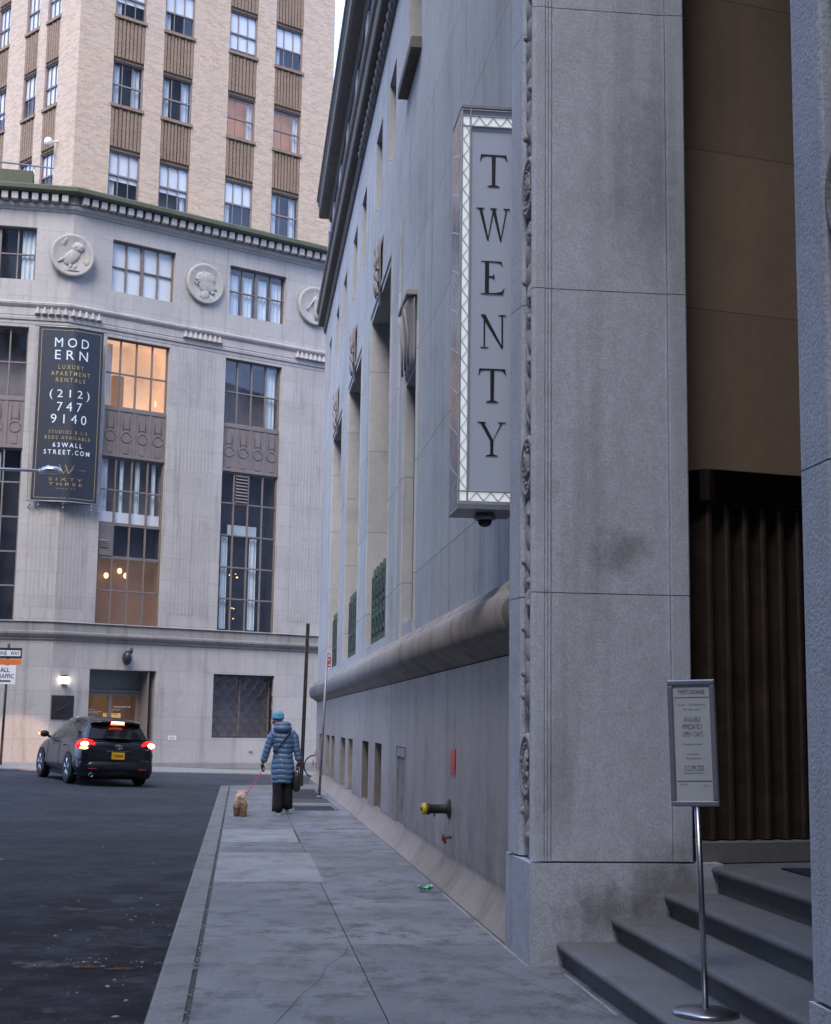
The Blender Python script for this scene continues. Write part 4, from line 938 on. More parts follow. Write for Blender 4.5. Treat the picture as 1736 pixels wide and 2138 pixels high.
# fluted bronze enclosure with rounded corner and its hood, parallel to the splayed wall
# local frame of the enclosure: x along the splay (into the building), y away from the viewer
EV = empty('enclosure_frame', (-.10, 1.25, 0), vang, RB)
EV.name = 'bronze_entrance'
def corner_path(x0, r, y0, back, n=8):
    pts = [(x0-r+.0, back)]
    pts = [(x0, back), (x0, y0+r)]+[(x0+r-r*cos(t*pi/2/n), y0+r-r*sin(t*pi/2/n)) for t in range(1, n+1)]+[(3.2, y0)]
    return pts
sweep(corner_path(-.06, .16, 0, .62), [(0,3.12),(.01,3.12),(.012,3.34),(0,3.345),(-.6,3.35)], smooth=False).build('hood', plain('polished_dark_bronze', (.09,.06,.05), .26, 1, .1, 4), EV)
MB().prism([(-.04,.6),(-.04,.16),(.1,.01),(3.2,.01),(3.2,.6)], 3.1, 3.13, 'z').build('hood_soffit', M['gate'], EV)
fl = MB(); path_ = []
x = 0.02; pts = [(-.02,.6),(-.02,.2)]
k_ = 0
for i in range(26):
    a = .02+i*.145
    pts += [(a, .13), (a+.02, .07), (a+.035, .055), (a+.055, .055), (a+.07, .07), (a+.085, .13)]
for (xa, ya), (xb, yb) in zip(pts, pts[1:]): fl.quad((xa,ya,.8),(xb,yb,.8),(xb,yb,3.12),(xa,ya,3.12))
fl.build('fluted_gate', M['gate'], EV)
MB().bbox(-.05, 3.3, .03, .6, .64, .79, .01).build('stone_curb', M['step'], EV)
# platform and steps
st = [(.155,.17),(.31,.535),(.465,.895),(.64,1.22)]
for i, (z, v0) in enumerate(st):
    z0 = (st[i-1][0] if i else -.05); v1 = (st[i+1][1]+.08 if i < 3 else 4.4)
    mb = MB(); r = .028
    pr = [(v1, z-.001)]+[(v0+r-r*cos(a)-.0, z-r+r*sin(a)) for a in [pi/2-t*pi/8 for t in range(9)]]+[(v0+.05, z-.06),(v0+.05, z0-.02),(v1, z0-.02)]
    x0, x1 = (-.05, 4.85) if i < 3 else (-1.4, 5.4)
    mb.prism(pr, x0, x1 if i < 3 else 5.4, 'x')
    mb.build('entrance_step', M['step'], RB)
    if i == 3: pass
o = MB().box(.22, 3.2, 1.62, 2.6, .64, .652).build('door_mat', plain('dark_blue_mat', (.015,.02,.06), .95, 0, .3, 60, .3))
o.location = RO; o.rotation_euler = (0, 0, R_ROT); tag(o, 'dark blue rubber mat on the landing above the steps', 'door mat')

# ------------------------------------------------------------------ hanging sign
SG = empty('projecting_sign', rb(1.2, WY, 3.2), R_ROT); tag(SG, 'tall lit white sign spelling TWENTY downwards on the stone wall', 'sign')
# local: x = toward the camera, y = into the wall; the lettered face is +x, so build in a face frame (fx right, y depth, z)
F = empty('sign_face', (0, 0, 0), RAD(90), SG)     # face frame: x -> into wall, -y -> toward the camera
W0, W1, HZ, DP = -.485, -.02, 3.17, .50
def fr(mb, x0, x1, z0, z1, y=-.012, y1=.01): mb.bbox(x0, x1, y, y1, z0, z1, .003)
mt = plain('silver_sign_frame', (.50,.52,.55), .4, .5, .1, 5)
mb = MB()
for x in (W0, W0+.066): fr(mb, x, x+.013, .0, HZ)
for x in (W1-.05, W1-.013): fr(mb, x, x+.013, .0, HZ)
for z in (.02, .10, HZ-.02, HZ-.07, HZ-.155): fr(mb, W0, W1, z, z+.012, -.014)
fr(mb, W0, W1, -.0, .02, -.016)
z = .115; i = 0
while z < HZ-.17:     # zig-zag tracery of the side strip
    zz = z+.068; a, b_ = (W0+.015, W0+.064) if i % 2 else (W0+.064, W0+.015)
    mb.prism([(a, z), (a, z+.009), (b_, zz+.009), (b_, zz)], -.009, .004); 
    a, b_ = (W1-.036, W1-.015) if i % 2 else (W1-.015, W1-.036); mb.prism([(a, z), (a, z+.009), (b_, zz+.009), (b_, zz)], -.009, .004)
    z = zz; i += 1
for zz0, zz1 in ((.034,.098), (HZ-.142,HZ-.072)):
    x = W0+.082; i = 0; p = (W1-.05-x)/6
    for i in range(6): a, b_ = (zz0, zz1) if i % 2 == 0 else (zz1, zz0); mb.prism([(x+i*p, a), (x+i*p+.009, a), (x+(i+1)*p+.009, b_), (x+(i+1)*p, b_)], -.009, .004)
# side cage
for y in (.02, DP-.03): mb.box(W0, W0+.012, y, y+.014, 0, HZ)
z = .06; i = 0
while z < HZ-.1:
    a, b_ = (.03, DP-.03) if i % 2 else (DP-.03, .03); zz = z+.16
    mb.add([(W0-.002,a,z),(W0-.002,a,z+.01),(W0-.002,b_,zz+.01),(W0-.002,b_,zz),(W0+.006,a,z),(W0+.006,a,z+.01),(W0+.006,b_,zz+.01),(W0+.006,b_,zz)], [(0,1,2,3),(7,6,5,4),(0,3,7,4),(1,5,6,2)]); z = zz; i += 1
mb.build('metal_frame', mt, F)
mb = MB(); mb.box(W0+.004, W1, .012, DP, .002, HZ-.002)
sm_, st_, sb_ = new_mat('opal_glass_face'); sb_.inputs['Base Color'].default_value = (.40,.44,.55,1); sb_.inputs['Roughness'].default_value = .3
sb_.inputs['Emission Color'].default_value = (.7,.78,1.0,1); sb_.inputs['Emission Strength'].default_value = .03
mb.build('opal_panel', sm_, F)
mb = MB(); ew = emit('lit_white_border_glass', (.88,.95,1.0), .24); 
mb.box(W0+.014, W0+.064, .0, .011, .034, HZ-.072); mb.box(W0+.082, W1-.052, .0, .011, .034, .098); mb.box(W0+.082, W1-.052, .0, .011, HZ-.142, HZ-.073)
mb.build('lit_border', ew, F)
mb = MB(); mb.box(W1-.036, W1-.014, .0, .011, .02, HZ-.03); mb.build('dull_border', M['verd_dark'] if 0 else plain('dull_border_glass', (.22,.22,.21), .5, 0, .5, 12), F)
mb = MB(); mb.box(W0-.001, W0+.003, .036, DP-.032, .01, HZ-.01); mb.build('side_glass', plain('smoky_side_glass', (.30,.26,.27), .18, 0, .6, 3), F)
mb = MB(); mb.box(W0-.004, W1+.0, -.016, DP, -.03, -.001); mb.box(W0-.004, W1+.0, -.016, DP, HZ, HZ+.02); mb.box(W1, W1+.03, .1, DP-.1, .3, .5); mb.box(W1, W1+.03, .1, DP-.1, 2.5, 2.7); mb.build('housing', plain('grey_sign_housing', (.26,.27,.29), .5, .3), F)
GLY = {'T': (.78, [[(0,1),(.78,1),(.78,.955),(0,.955)], [(0,1),(.14,.955),(.05,.93),(-.03,.79)], [(.78,1),(.81,.79),(.73,.93),(.64,.955)], [(.33,.97),(.45,.97),(.44,.03),(.34,.03)], [(.21,0),(.57,0),(.57,.014),(.44,.06),(.34,.06),(.21,.014)]]),
 'W': (.95, [[(.03,1),(.13,1),(.345,.0),(.295,0)], [(.30,0),(.34,.08),(.505,.98),(.46,.98)], [(.43,1),(.53,1),(.735,0),(.685,0)], [(.69,0),(.73,.08),(.90,.99),(.86,.99)], [(-.04,1),(.20,1),(.20,.98),(-.04,.98)], [(.38,1),(.58,1),(.58,.98),(.38,.98)], [(.79,1),(.98,1),(.98,.98),(.79,.98)]]),
 'E': (.72, [[(.12,.99),(.24,.99),(.24,.01),(.12,.01)], [(0,1),(.62,1),(.60,.955),(0,.985)], [(.50,.965),(.62,1),(.66,.83),(.60,.93)], [(.22,.545),(.40,.545),(.40,.51),(.22,.51)], [(.34,.545),(.40,.62),(.40,.43),(.34,.51)], [(0,0),(.64,0),(.64,.05),(0,.015)], [(.48,.045),(.66,.0),(.71,.19),(.62,.08)]]),
 'N': (.74, [[(.10,.98),(.145,.98),(.145,.01),(.10,.01)], [(.01,1),(.15,1),(.69,0),(.64,0)], [(.635,1),(.685,1),(.69,.0),(.645,.06)], [(.01,0),(.24,0),(.24,.018),(.01,.018)], [(.55,1),(.78,1),(.78,.98),(.55,.98)]]),
 'Y': (.80, [[(.04,1),(.15,1),(.45,.46),(.35,.46)], [(.68,1),(.73,1),(.455,.50),(.42,.44)], [(.35,.48),(.45,.48),(.44,.03),(.36,.03)], [(.22,0),(.58,0),(.58,.014),(.44,.055),(.36,.055),(.22,.014)], [(-.03,1),(.22,1),(.22,.98),(-.03,.98)], [(.58,1),(.81,1),(.81,.98),(.58,.98)]])}
mb = MB(); zt = [6.0, 5.56, 5.13, 4.70, 4.27, 3.85]
for ch, z in zip('TWENTY', zt):
    wdt, polys = GLY[ch]; s = .265; cx = -.225
    mb = MB()
    for i, pl in enumerate(polys): mb.prism([(cx+(p[0]-wdt/2)*s*.98, z-3.2-s+p[1]*s) for p in pl], .006-.0006*i, .013)
    mb.build('letter', M['ink'], F)
dc = MB(); dc.lathe([(.07,0),(.085,-.02),(.085,-.045),(.065,-.05)], (0,0,0), n=20); o = dc.build('dome_camera', M['galv'])
o.location = rb(1.42, -.09, 3.168); tag(o, 'small dark dome camera under the TWENTY sign', 'camera')
dc = MB(); dc.lathe([(.0,-.105),(.03,-.1),(.05,-.082),(.06,-.05)], (0,0,0), n=20); dc.build('dome', plain('smoked_dome', (.01,.01,.015), .1), o)

# ------------------------------------------------------------------ things on the street wall
SC = empty('standpipe_outlet', rb(4.6, WY, .8), R_ROT); tag(SC, 'dark pipe outlet with a yellow cap on the lower wall', 'standpipe')
mb = MB(); mb.lathe([(.10,0),(.13,-.012),(.125,-.03),(.07,-.05),(.06,-.12),(.06,-.32),(.075,-.33),(.075,-.39)], (0,0,0), 'y', 18); mb.build('pipe', M['verd_dark'], SC)
mb = MB(); mb.lathe([(.078,-.385),(.08,-.44),(.065,-.455),(0,-.455)], (0,0,0), 'y', 18); mb.build('cap', plain('yellow_cap_paint', (.62,.50,.02), .5), SC)
mb = MB(); mb.bbox(-.02,.02,-.475,-.45,-.02,.02,.004); mb.tube([(.0,-.25,-.06),(.0,-.25,-.1)], .012, 6); mb.build('lug', M['verd_dark'], SC)
SC.rotation_euler = (0, 0, R_ROT+RAD(4)); SC.scale = (.74, .62, .74); SC.location = rb(4.85, WY, .725)
V2 = empty('drain_tap', rb(4.75, WY, .46), R_ROT); tag(V2, 'small rusty tap low on the wall under the capped pipe', 'tap')
mb = MB(); mb.tube([(0,0,0),(0,-.07,0)], .014, 8); mb.tube([(0,-.06,.02),(0,-.06,-.06)], .014, 8); mb.build('spout', plain('rusty_brass', (.22,.08,.05), .6, .4), V2)
mb = MB(); mb.lathe([(.0,-.09),(.04,-.09),(.04,-.08),(0,-.08)], (0,0,0), 'y', 10); mb.build('tap_wheel', bpy.data.materials['rusty_brass'], V2)
rs = MB(); rs.bbox(*U(-.15, .15), -.012, 0, -.12, .12, .003); o = rs.build('wall_plate', plain('glossy_red_plate', (.55,.02,.03), .25, 0, .1)); o.location = rb(4.63, WY, 1.19); o.rotation_euler = (0, 0, R_ROT); tag(o, 'glossy red plate on the wall above the capped pipe', 'sign')
mb = MB()
for i in range(3): mb.quad((-.1,-.0135,-.03-.03*i),(.1-.03*i,-.0135,-.03-.03*i),(.1-.03*i,-.0135,-.02-.03*i),(-.1,-.0135,-.02-.03*i))
mb.build('plate_lettering', M['redsign'], o)

# sidewalk gratings
for i, (u0, u1, v0, v1, lab) in enumerate(((20.6, 24.9, -.97, -.16, 'long steel pavement grating beside the two poles'), (16.8, 18.25, -.97, -.16, 'short steel pavement grating behind the walker'))):
    G_ = empty('pavement_grating', rb(u0, v0, 0), R_ROT); tag(G_, lab, 'grating', 'gratings in the pavement')
    mb = MB(); L = u1-u0; Wd = v1-v0
    for a, b_, c_, d_ in ((-L,0,0,.04),(-L,0,Wd-.04,Wd),(-L,-L+.04,.04,Wd-.04),(-.04,0,.04,Wd-.04)): mb.box(a, b_, c_, d_, -.03, .006)
    mb.build('grating_frame', M['galv'], G_)
    mb = MB(); n = int(Wd/.045)
    for k_ in range(1, n): y = k_*Wd/n; mb.box(-L+.04, -.04, y-.008, y+.008, -.03, .004)
    n = int(L/.22)
    for k_ in range(1, n): x = -L+k_*L/n; mb.box(x-.012, x+.012, .04, Wd-.04, -.028, .005)
    mb.build('grating_bars', plain('blue_grey_grating', (.10,.11,.13), .5, .5, .3, 8), G_)

# ------------------------------------------------------------------ car
def car_frame():
    P = Vector((-7.47, 36.1, 0)); az = RAD(-27)   # centre of the rear axle, heading
    f = Vector((sin(az), cos(az), 0)); r = Vector((cos(az), -sin(az), 0))
    c = P+f*1.39; dzf = (road_z(*(c+f*1.39)[:2])-road_z(*(c-f*1.39)[:2]))/2.78; dzr = (road_z(*(c+r*.8)[:2])-road_z(*(c-r*.8)[:2]))/1.6
    F_ = Vector((f.x, f.y, dzf)).normalized(); R_ = Vector((r.x, r.y, dzr)); U_ = R_.cross(F_).normalized(); R_ = F_.cross(U_)
    z = road_z(c.x, c.y)
    return Matrix(((R_.x, F_.x, U_.x, c.x), (R_.y, F_.y, U_.y, c.y), (R_.z, F_.z, U_.z, z), (0,0,0,1)))
CAR = empty('parked_car'); CAR.name = 'car'; CAR.matrix_world = car_frame()
tag(CAR, 'dark grey crossover car turning left with its brake lights on', 'car')
pm, pt_, pb = new_mat('dark_metallic_paint'); pb.inputs['Base Color'].default_value = (.012,.013,.02,1); pb.inputs['Roughness'].default_value = .28; pb.inputs['Metallic'].default_value = .35; pb.inputs['Coat Weight'].default_value = .55; pb.inputs['Coat Roughness'].default_value = .04
gm_, gt_, gb = new_mat('tinted_car_glass'); gb.inputs['Base Color'].default_value = (.012,.013,.016,1); gb.inputs['Roughness'].default_value = .05; gb.inputs['Specular IOR Level'].default_value = .45
trim = plain('black_plastic_trim', (.015,.015,.018), .6, 0, .1)
body = MB()
# stations along y: (y, half width, sill z, belt z, belt half width)
ST = [(-2.40,.70,.42,.92,.62),(-2.36,.84,.33,1.0,.74),(-2.24,.91,.28,1.06,.80),(-1.9,.945,.27,1.09,.84),(-1.39,.95,.27,1.08,.86),(-.6,.945,.25,1.045,.87),(.3,.945,.25,1.01,.87),(1.1,.945,.25,.98,.86),(1.5,.94,.26,.955,.83),(1.95,.90,.28,.85,.74),(2.25,.82,.32,.74,.62),(2.38,.66,.38,.64,.5)]
rings = []
for y, hw, zs_, zb_, hb in ST:
    h = zb_-zs_; half = [(0,zs_),(hw*.8,zs_),(hw*.96,zs_+.06),(hw,zs_+h*.25),(hw*.985,zs_+h*.48),(hw*.995,zs_+h*.62),(hw*.97,zs_+h*.82),(hb+.03,zb_-.03),(hb-.02,zb_),(hb*.5,zb_+.012),(0,zb_+.015)]
    rings.append([(x, y, z) for x, z in half]+[(-x, y, z) for x, z in half[-2:0:-1]])
body.loft(rings, True, True); 
# greenhouse
GH = [(-2.30,.80,1.05,.80,1.055),(-2.22,.80,1.05,.75,1.14),(-2.0,.82,1.07,.64,1.40),(-1.90,.83,1.07,.61,1.515),(-1.5,.85,1.06,.605,1.565),(-.7,.86,1.04,.61,1.60),(.1,.86,1.02,.59,1.565),(.55,.86,1.0,.57,1.475),(1.0,.84,.98,.65,1.25),(1.5,.80,.955,.78,.985)]
rg_ = []
for y, hb, zb_, ht, zt_ in GH:
    cr = .02 if zt_ > 1.2 else 0
    rg_.append([(-hb,y,zb_),(-(hb+(ht-hb)*.5)-.015,y,(zb_+zt_)/2),(-ht,y,zt_-.03*(zt_ > 1.3)),(-ht*.88,y,zt_),(0,y,zt_+cr),(ht*.88,y,zt_),(ht,y,zt_-.03*(zt_ > 1.3)),((hb+(ht-hb)*.5)+.015,y,(zb_+zt_)/2),(hb,y,zb_)])
body.loft(rg_, True, True, close=False)
body.build('body', pm, CAR)
# glass laid on the shell
def side_pt(y, t, sx):   # t 0 belt..1 roof edge
    for a, b_ in zip(GH, GH[1:]):
        if a[0] <= y <= b_[0]:
            k_ = (y-a[0])/(b_[0]-a[0]); v = [a[i]+(b_[i]-a[i])*k_ for i in range(5)]; break
    if t <= .5: x = v[1]+((v[1]+(v[3]-v[1])*.5)+.015-v[1])*t*2
    else: m_ = (v[1]+(v[3]-v[1])*.5)+.015; x = m_+(v[3]-m_)*(t-.5)*2
    zt_ = v[4]-.03*(v[4] > 1.3)
    return (sx*(x+.006), y, v[2]+(zt_-v[2])*t)
for sx in (-1, 1):
    for y0, y1, s0, s1 in ((-2.02,-1.42,.40,.0),(-1.32,-.45,0,0),(-.38,.95,0,.5)):
        g = MB(); n = 6; m_ = 4
        vs = [];
        for i in range(n+1):
            y = y0+(y1-y0)*i/n
            for j in range(m_+1):
                t = .10+.82*j/m_
                yy = y
                if s0: yy = y+s0*(t-.1)*(1-i/n)*.5
                if s1: yy = y-s1*(t-.1)*(i/n)
                vs.append(side_pt(yy, t, sx))
        g.add(vs, [(i*(m_+1)+j, (i+1)*(m_+1)+j, (i+1)*(m_+1)+j+1, i*(m_+1)+j+1) for i in range(n) for j in range(m_)], True); g.build('side_window', gm_, CAR)
g = MB(); g.add([(-.72,-2.285,1.11),(0,-2.335,1.11),(.72,-2.285,1.11),(.64,-2.10,1.33),(0,-2.15,1.35),(-.64,-2.10,1.33),(.57,-1.985,1.47),(0,-2.03,1.485),(-.57,-1.985,1.47)], [(0,1,4,5),(1,2,3,4),(5,4,7,8),(4,3,6,7)], True)
rw = g.build('rear_window', gm_, CAR)
g = MB(); g.tube([(.28,-2.36,1.12),(-.30,-2.35,1.15)], .018, 6); g.lathe([(.03,0),(.03,-.03)], (.3,-2.34,1.12), 'y', 8); g.build('wiper', trim, CAR)
g = MB(); g.loft([[(-.62,-1.90,1.53),(-.58,-2.10,1.495),(-.58,-2.10,1.46),(-.62,-1.93,1.47)], [(-.38,-1.90,1.57),(-.36,-2.16,1.52),(-.36,-2.16,1.48),(-.38,-1.93,1.49)], [(.38,-1.90,1.57),(.36,-2.16,1.52),(.36,-2.16,1.48),(.38,-1.93,1.49)], [(.62,-1.90,1.53),(.58,-2.10,1.495),(.58,-2.10,1.46),(.62,-1.93,1.47)]], True); g.build('spoiler', pm, CAR)
brk = emit('brake_light_red', (1.0, .03, .01), 4.5); hot = emit('bright_lamp_core', (1.0, .45, .25), 9); redl = emit('tail_lamp_red', (.8,.01,.01), 1.1)
amb = emit('amber_indicator', (1.0,.38,.08), 4.5)
g = MB(); g.bbox(-.15,.15,-2.175,-2.15,1.475,1.515,.004); g.build('high_brake_light', hot, CAR)
g = MB(); g.bbox(-.17,.17,-2.172,-2.15,1.44,1.473,.004); g.build('high_brake_light_lower', brk, CAR)
for sx in (-1, 1):
    g = MB(); g.loft([[(sx*.58,-2.385,.90),(sx*.56,-2.385,1.0),(sx*.64,-2.37,1.08)], [(sx*.76,-2.365,.86),(sx*.76,-2.36,1.0),(sx*.80,-2.30,1.10)], [(sx*.90,-2.26,.86),(sx*.905,-2.24,.98),(sx*.86,-2.18,1.08)], [(sx*.95,-2.10,.88),(sx*.952,-2.08,.95),(sx*.91,-2.02,1.02)]], True, True); tl = g.build('tail_light', redl, CAR)
    g = MB(); g.ell((sx*.80,-2.345,.975), (.10,.035,.06), 10, 8); g.build('brake_lamp', hot, tl)
    if sx < 0: g = MB(); g.ell((sx*.80,-2.36,.885), (.13,.03,.03), 10, 6); g.build('indicator', amb, tl)
    else: g = MB(); g.bbox(.56,.75,-2.40,-2.37,.875,.89,.003); g.build('chrome_strip', M['steel'], tl)
# bumper, plate, badge
g = MB(); g.loft([[(x, y, z) for z, y in ((.60,-2.37+c_),(.56,-2.44+c_),(.44,-2.46+c_),(.34,-2.44+c_),(.27,-2.36+c_),(.27,-2.2))] for x, c_ in ((-.93,.28),(-.86,.10),(-.6,.02),(0,0),(.6,.02),(.86,.10),(.93,.28))], True, False, False); g.build('rear_bumper', pm, CAR)
g = MB(); g.loft([[(x, y, z) for z, y in ((.36,-2.455+c_),(.26,-2.44+c_),(.20,-2.36+c_),(.20,-2.0))] for x, c_ in ((-.90,.27),(-.8,.09),(0,0),(.8,.09),(.90,.27))], True, False, False); g.build('lower_bumper', trim, CAR)
for sx in (-1, 1): g = MB(); g.bbox(sx*.6-.1, sx*.6+.1, -2.452, -2.44, .40, .425, .003); g.build('reflector', M['redsign'], CAR)
g = MB(); g.bbox(-.155,.155,-2.437,-2.40,.64,.80,.003); pl = g.build('licence_plate', plain('yellow_plate', (.85,.48,.02), .5, 0, .04), CAR)
g = MB(); put_text(g, 'T730094C', 0, .755, .26, .075, -2.439, 1.0, .02); g.build('plate_lettering', M['ink'], pl)
g = MB(); g.bbox(-.3,.3,-2.42,-2.38,.815,.835,.004); g.build('chrome_bar', plain('dark_chrome', (.2,.2,.22), .2, 1), CAR)
g = MB(); em = M['steel']
for rx, rz_, zc in ((.085,.055,.93),(.045,.02,.953),(.022,.053,.93)): g.tube([(rx*cos(t*pi/10), -2.425, zc+rz_*sin(t*pi/10)) for t in range(21)], .007, 5)
g.build('badge', em, CAR)
g = MB(); put_text(g, 'VENZA', .66, .60+.03, .2, .03, -2.40, 1.1, .03); g.build('model_lettering', em, CAR)
g = MB(); g.lathe([(.045,0),(.05,-.12),(.043,-.12),(.04,-.02)], (-.62,-2.33,.27), 'y', 12); g.build('exhaust', M['steel'], CAR)
for sx in (-1, 1):
    for y in (-1.39, 1.39):
        WH = MB(); x = sx*.85
        WH.lathe([(.25,-.11),(.33,-.115),(.365,-.09),(.37,0),(.365,.09),(.33,.115),(.25,.11)], (x, y, .37), 'x', 28)
        wo = WH.build('wheel', M['rubber'], CAR)
        rm = MB(); rm.lathe([(.25,-.10*sx),(.25,.105*sx),(.23,.11*sx),(.225,.03*sx),(.1,.0)], (x, y, .37), 'x', 28)
        rm.lathe([(.05,.09*sx),(.045,.1*sx),(0,.102*sx)], (x, y, .37), 'x', 12)
        for k_ in range(5):
            a = k_*2*pi/5+.3; 
            for da in (-.14, .14): rm.tube([(x+sx*.085, y+.04*cos(a), .37+.04*sin(a)), (x+sx*.098, y+.235*cos(a+da), .37+.235*sin(a+da))], [.028,.022], 6)
        rm.build('rim', plain('alloy_rim', (.75,.76,.80), .35, .7, .1), wo)
        ar = MB(); n = 14; ar.add([(sx*.951, y+.43*cos(t*pi/n), .34+.43*sin(t*pi/n)) for t in range(n+1)], [tuple(range(n+1))]); ar.add([(sx*.951, y-.43, .34),(sx*.951, y+.43, .34),(sx*.945, y+.40, .2),(sx*.945, y-.40, .2)], [(0,1,2,3)])
        ar.build('wheel_arch', M['rubber'], CAR)
for sx in (-1, 1):
    g = MB(); g.ell((sx*1.03,.82,1.12), (.12,.07,.085), 12, 8); g.tube([(sx*.86,.85,1.04),(sx*.96,.84,1.09)], .03, 6); mo = g.build('door_mirror', trim, CAR)
    if sx < 0: g = MB(); g.ell((-1.14,.86,1.12), (.03,.03,.02), 8, 6); g.build('indicator', amb, mo)
for sx in (-1, 1):
    g = MB()
    for y in (-1.35, -.42, .75): g.tube([side_pt(y, .0, sx)]+[(sx*(.955 if abs(z-.6) < .3 else .93), y-.02*(1.05-z), z) for z in (.9,.6,.35)], .004, 4)
    g.build('door_seam', trim, CAR)
    g = MB()
    for y in (-.95, .1): g.tube([(sx*.955,y-.09,.91),(sx*.975,y,.915),(sx*.955,y+.09,.91)], .014, 6)
    g.build('door_handle', pm, CAR)
    g = MB(); g.ell((sx*.68,2.24,.66), (.14,.1,.05)); g.build('headlight', emit('headlight', (1,.85,.7), 6), CAR)
un = MB(); un.box(-.8,.8,-2.1,2.1,.16,.3); un.build('underbody', M['rubber'], CAR)
hl = bpy.data.lights.new('headlight_beam', 'SPOT'); hl.energy = 450; hl.spot_size = RAD(25); hl.spot_blend = .35; hl.color = (1.0,.62,.38); hl.shadow_soft_size = .12
ho = bpy.data.objects.new('headlight_beam', hl); COL.objects.link(ho); ho.parent = CAR; ho.location = (-.62, 2.5, .62); ho.rotation_euler = (RAD(87), 0, RAD(-6))

# ------------------------------------------------------------------ person walking a dog
PX, PY = -2.20, 25.25
P_ = empty('person', (PX, PY, 0), RAD(5)); P_.name = 'person'; tag(P_, 'person in a long quilted blue coat and light blue hat walking away', 'person')
def skin_body(name, chains, mat, parent, lvl=1):
    me = bpy.data.meshes.new(name); vs = []; es = []; rs = []; idx = {}
    for ch in chains:
        prev = None
        for q in ch:
            key = tuple(round(c, 4) for c in q[:3])
            if key not in idx: idx[key] = len(vs); vs.append(q[:3]); rs.append(q[3])
            i = idx[key]
            if prev is not None: es.append((prev, i))
            prev = i
    me.from_pydata(vs, es, []); o = bpy.data.objects.new(name, me); COL.objects.link(o)
    o.modifiers.new('skin', 'SKIN'); 
    sv = me.skin_vertices[0].data
    for i, r_ in enumerate(rs): sv[i].radius = (r_, r_) if not isinstance(r_, tuple) else r_; sv[i].use_root = (i == 0)
    sb = o.modifiers.new('sub', 'SUBSURF'); sb.levels = lvl; sb.render_levels = lvl
    bpy.context.view_layer.update(); dg = bpy.context.evaluated_depsgraph_get()
    m2 = bpy.data.meshes.new_from_object(o.evaluated_get(dg)); bpy.data.objects.remove(o)
    m2.materials.clear(); m2.materials.append(mat); m2.polygons.foreach_set('use_smooth', [True]*len(m2.polygons))
    o = bpy.data.objects.new(name, m2); COL.objects.link(o); o.parent = parent; return o
skin = plain('skin', (.45,.28,.22), .6, 0, .05)
HX = -.10
spine = [(0,0,.92,.12),(0,0,1.1,.11),(-.01,-.0,1.3,.13),(-.03,.0,1.42,.07),(-.06,.02,1.49,.055),(HX,.03,1.57,.085),(HX,.035,1.66,.085)]
armL = [(-.01,0,1.3,.13),(-.20,0,1.35,.06),(-.27,.0,1.10,.045),(-.335,.03,.87,.032),(-.35,.035,.80,.03)]
armR = [(-.01,0,1.3,.13),(.16,0,1.35,.06),(.22,-.01,1.10,.045),(.27,.0,.90,.032),(.27,.005,.83,.03)]
legL = [(0,0,.92,.12),(-.09,0,.85,.085),(-.08,.02,.48,.06),(-.06,-.08,.09,.045),(-.055,.07,.045,.035)]
legR = [(0,0,.92,.12),(.09,0,.85,.085),(.10,.12,.50,.06),(.085,.14,.13,.045),(.085,.27,.07,.035)]
bd = skin_body('body', [spine, armL, armR, legL, legR], skin, P_)
hd = MB(); hd.ell((HX,.045,1.60), (.078,.095,.11), 14, 12); hd.ell((HX-.012,.143,1.595), (.014,.02,.022), 6, 5); hd.ell((HX-.078,.03,1.59), (.012,.02,.03), 6, 5)
hd.build('face', skin, P_)
cm, ct, cb_ = new_mat('quilted_blue_nylon'); cb_.inputs['Roughness'].default_value = .36; cb_.inputs['Specular IOR Level'].default_value = .6
cc = mixc(ct, noise_fac(ct, 7, 4, .6, .3, .7), (.07,.135,.25), (.10,.18,.31)); ct.links.new(cc, cb_.inputs['Base Color']); bump(ct, cb_, noise_fac(ct, 22, 4, .6, 0, 1, coord=(1,1,2.5)), .5, .02)
def interp(tab, z):
    for a, b_ in zip(tab, tab[1:]):
        if b_[0] <= z <= a[0]: t = (a[0]-z)/(a[0]-b_[0]); return [a[i]+(b_[i]-a[i])*t for i in range(len(a))]
    return tab[-1] if z < tab[-1][0] else tab[0]
# z, centre x, half width, half depth
CT = [(1.44,-.05,.07,.07),(1.40,-.03,.15,.09),(1.36,-.01,.19,.11),(1.28,0,.20,.125),(1.1,.0,.165,.125),(1.02,.0,.155,.12),(.85,.0,.18,.145),(.72,.005,.19,.155),(.6,.005,.185,.15),(.52,.0,.165,.14)]
seams = [1.36,1.27,1.18,1.10,1.01,.93,.84,.75,.66,.575,.515]
mb = MB(); rings = []; z = 1.44
while z > .514:
    v = interp(CT, z); k_ = min((abs(z-s_) for s_ in seams)); pf = .016*(1-math.exp(-(k_/.016)**1.2)) if z < 1.38 else 0.004
    rings.append([(v[1]+(v[2]+pf)*cos(t*2*pi/28), .01+(v[3]+pf)*sin(t*2*pi/28)+.006*sin(t*1.7+z*9), z+.007*sin(t*.9+z*3)+.004*sin(t*2.3)) for t in range(28)]); z -= .0085
mb.loft(rings, True, True); coat = mb.build('coat', cm, P_)
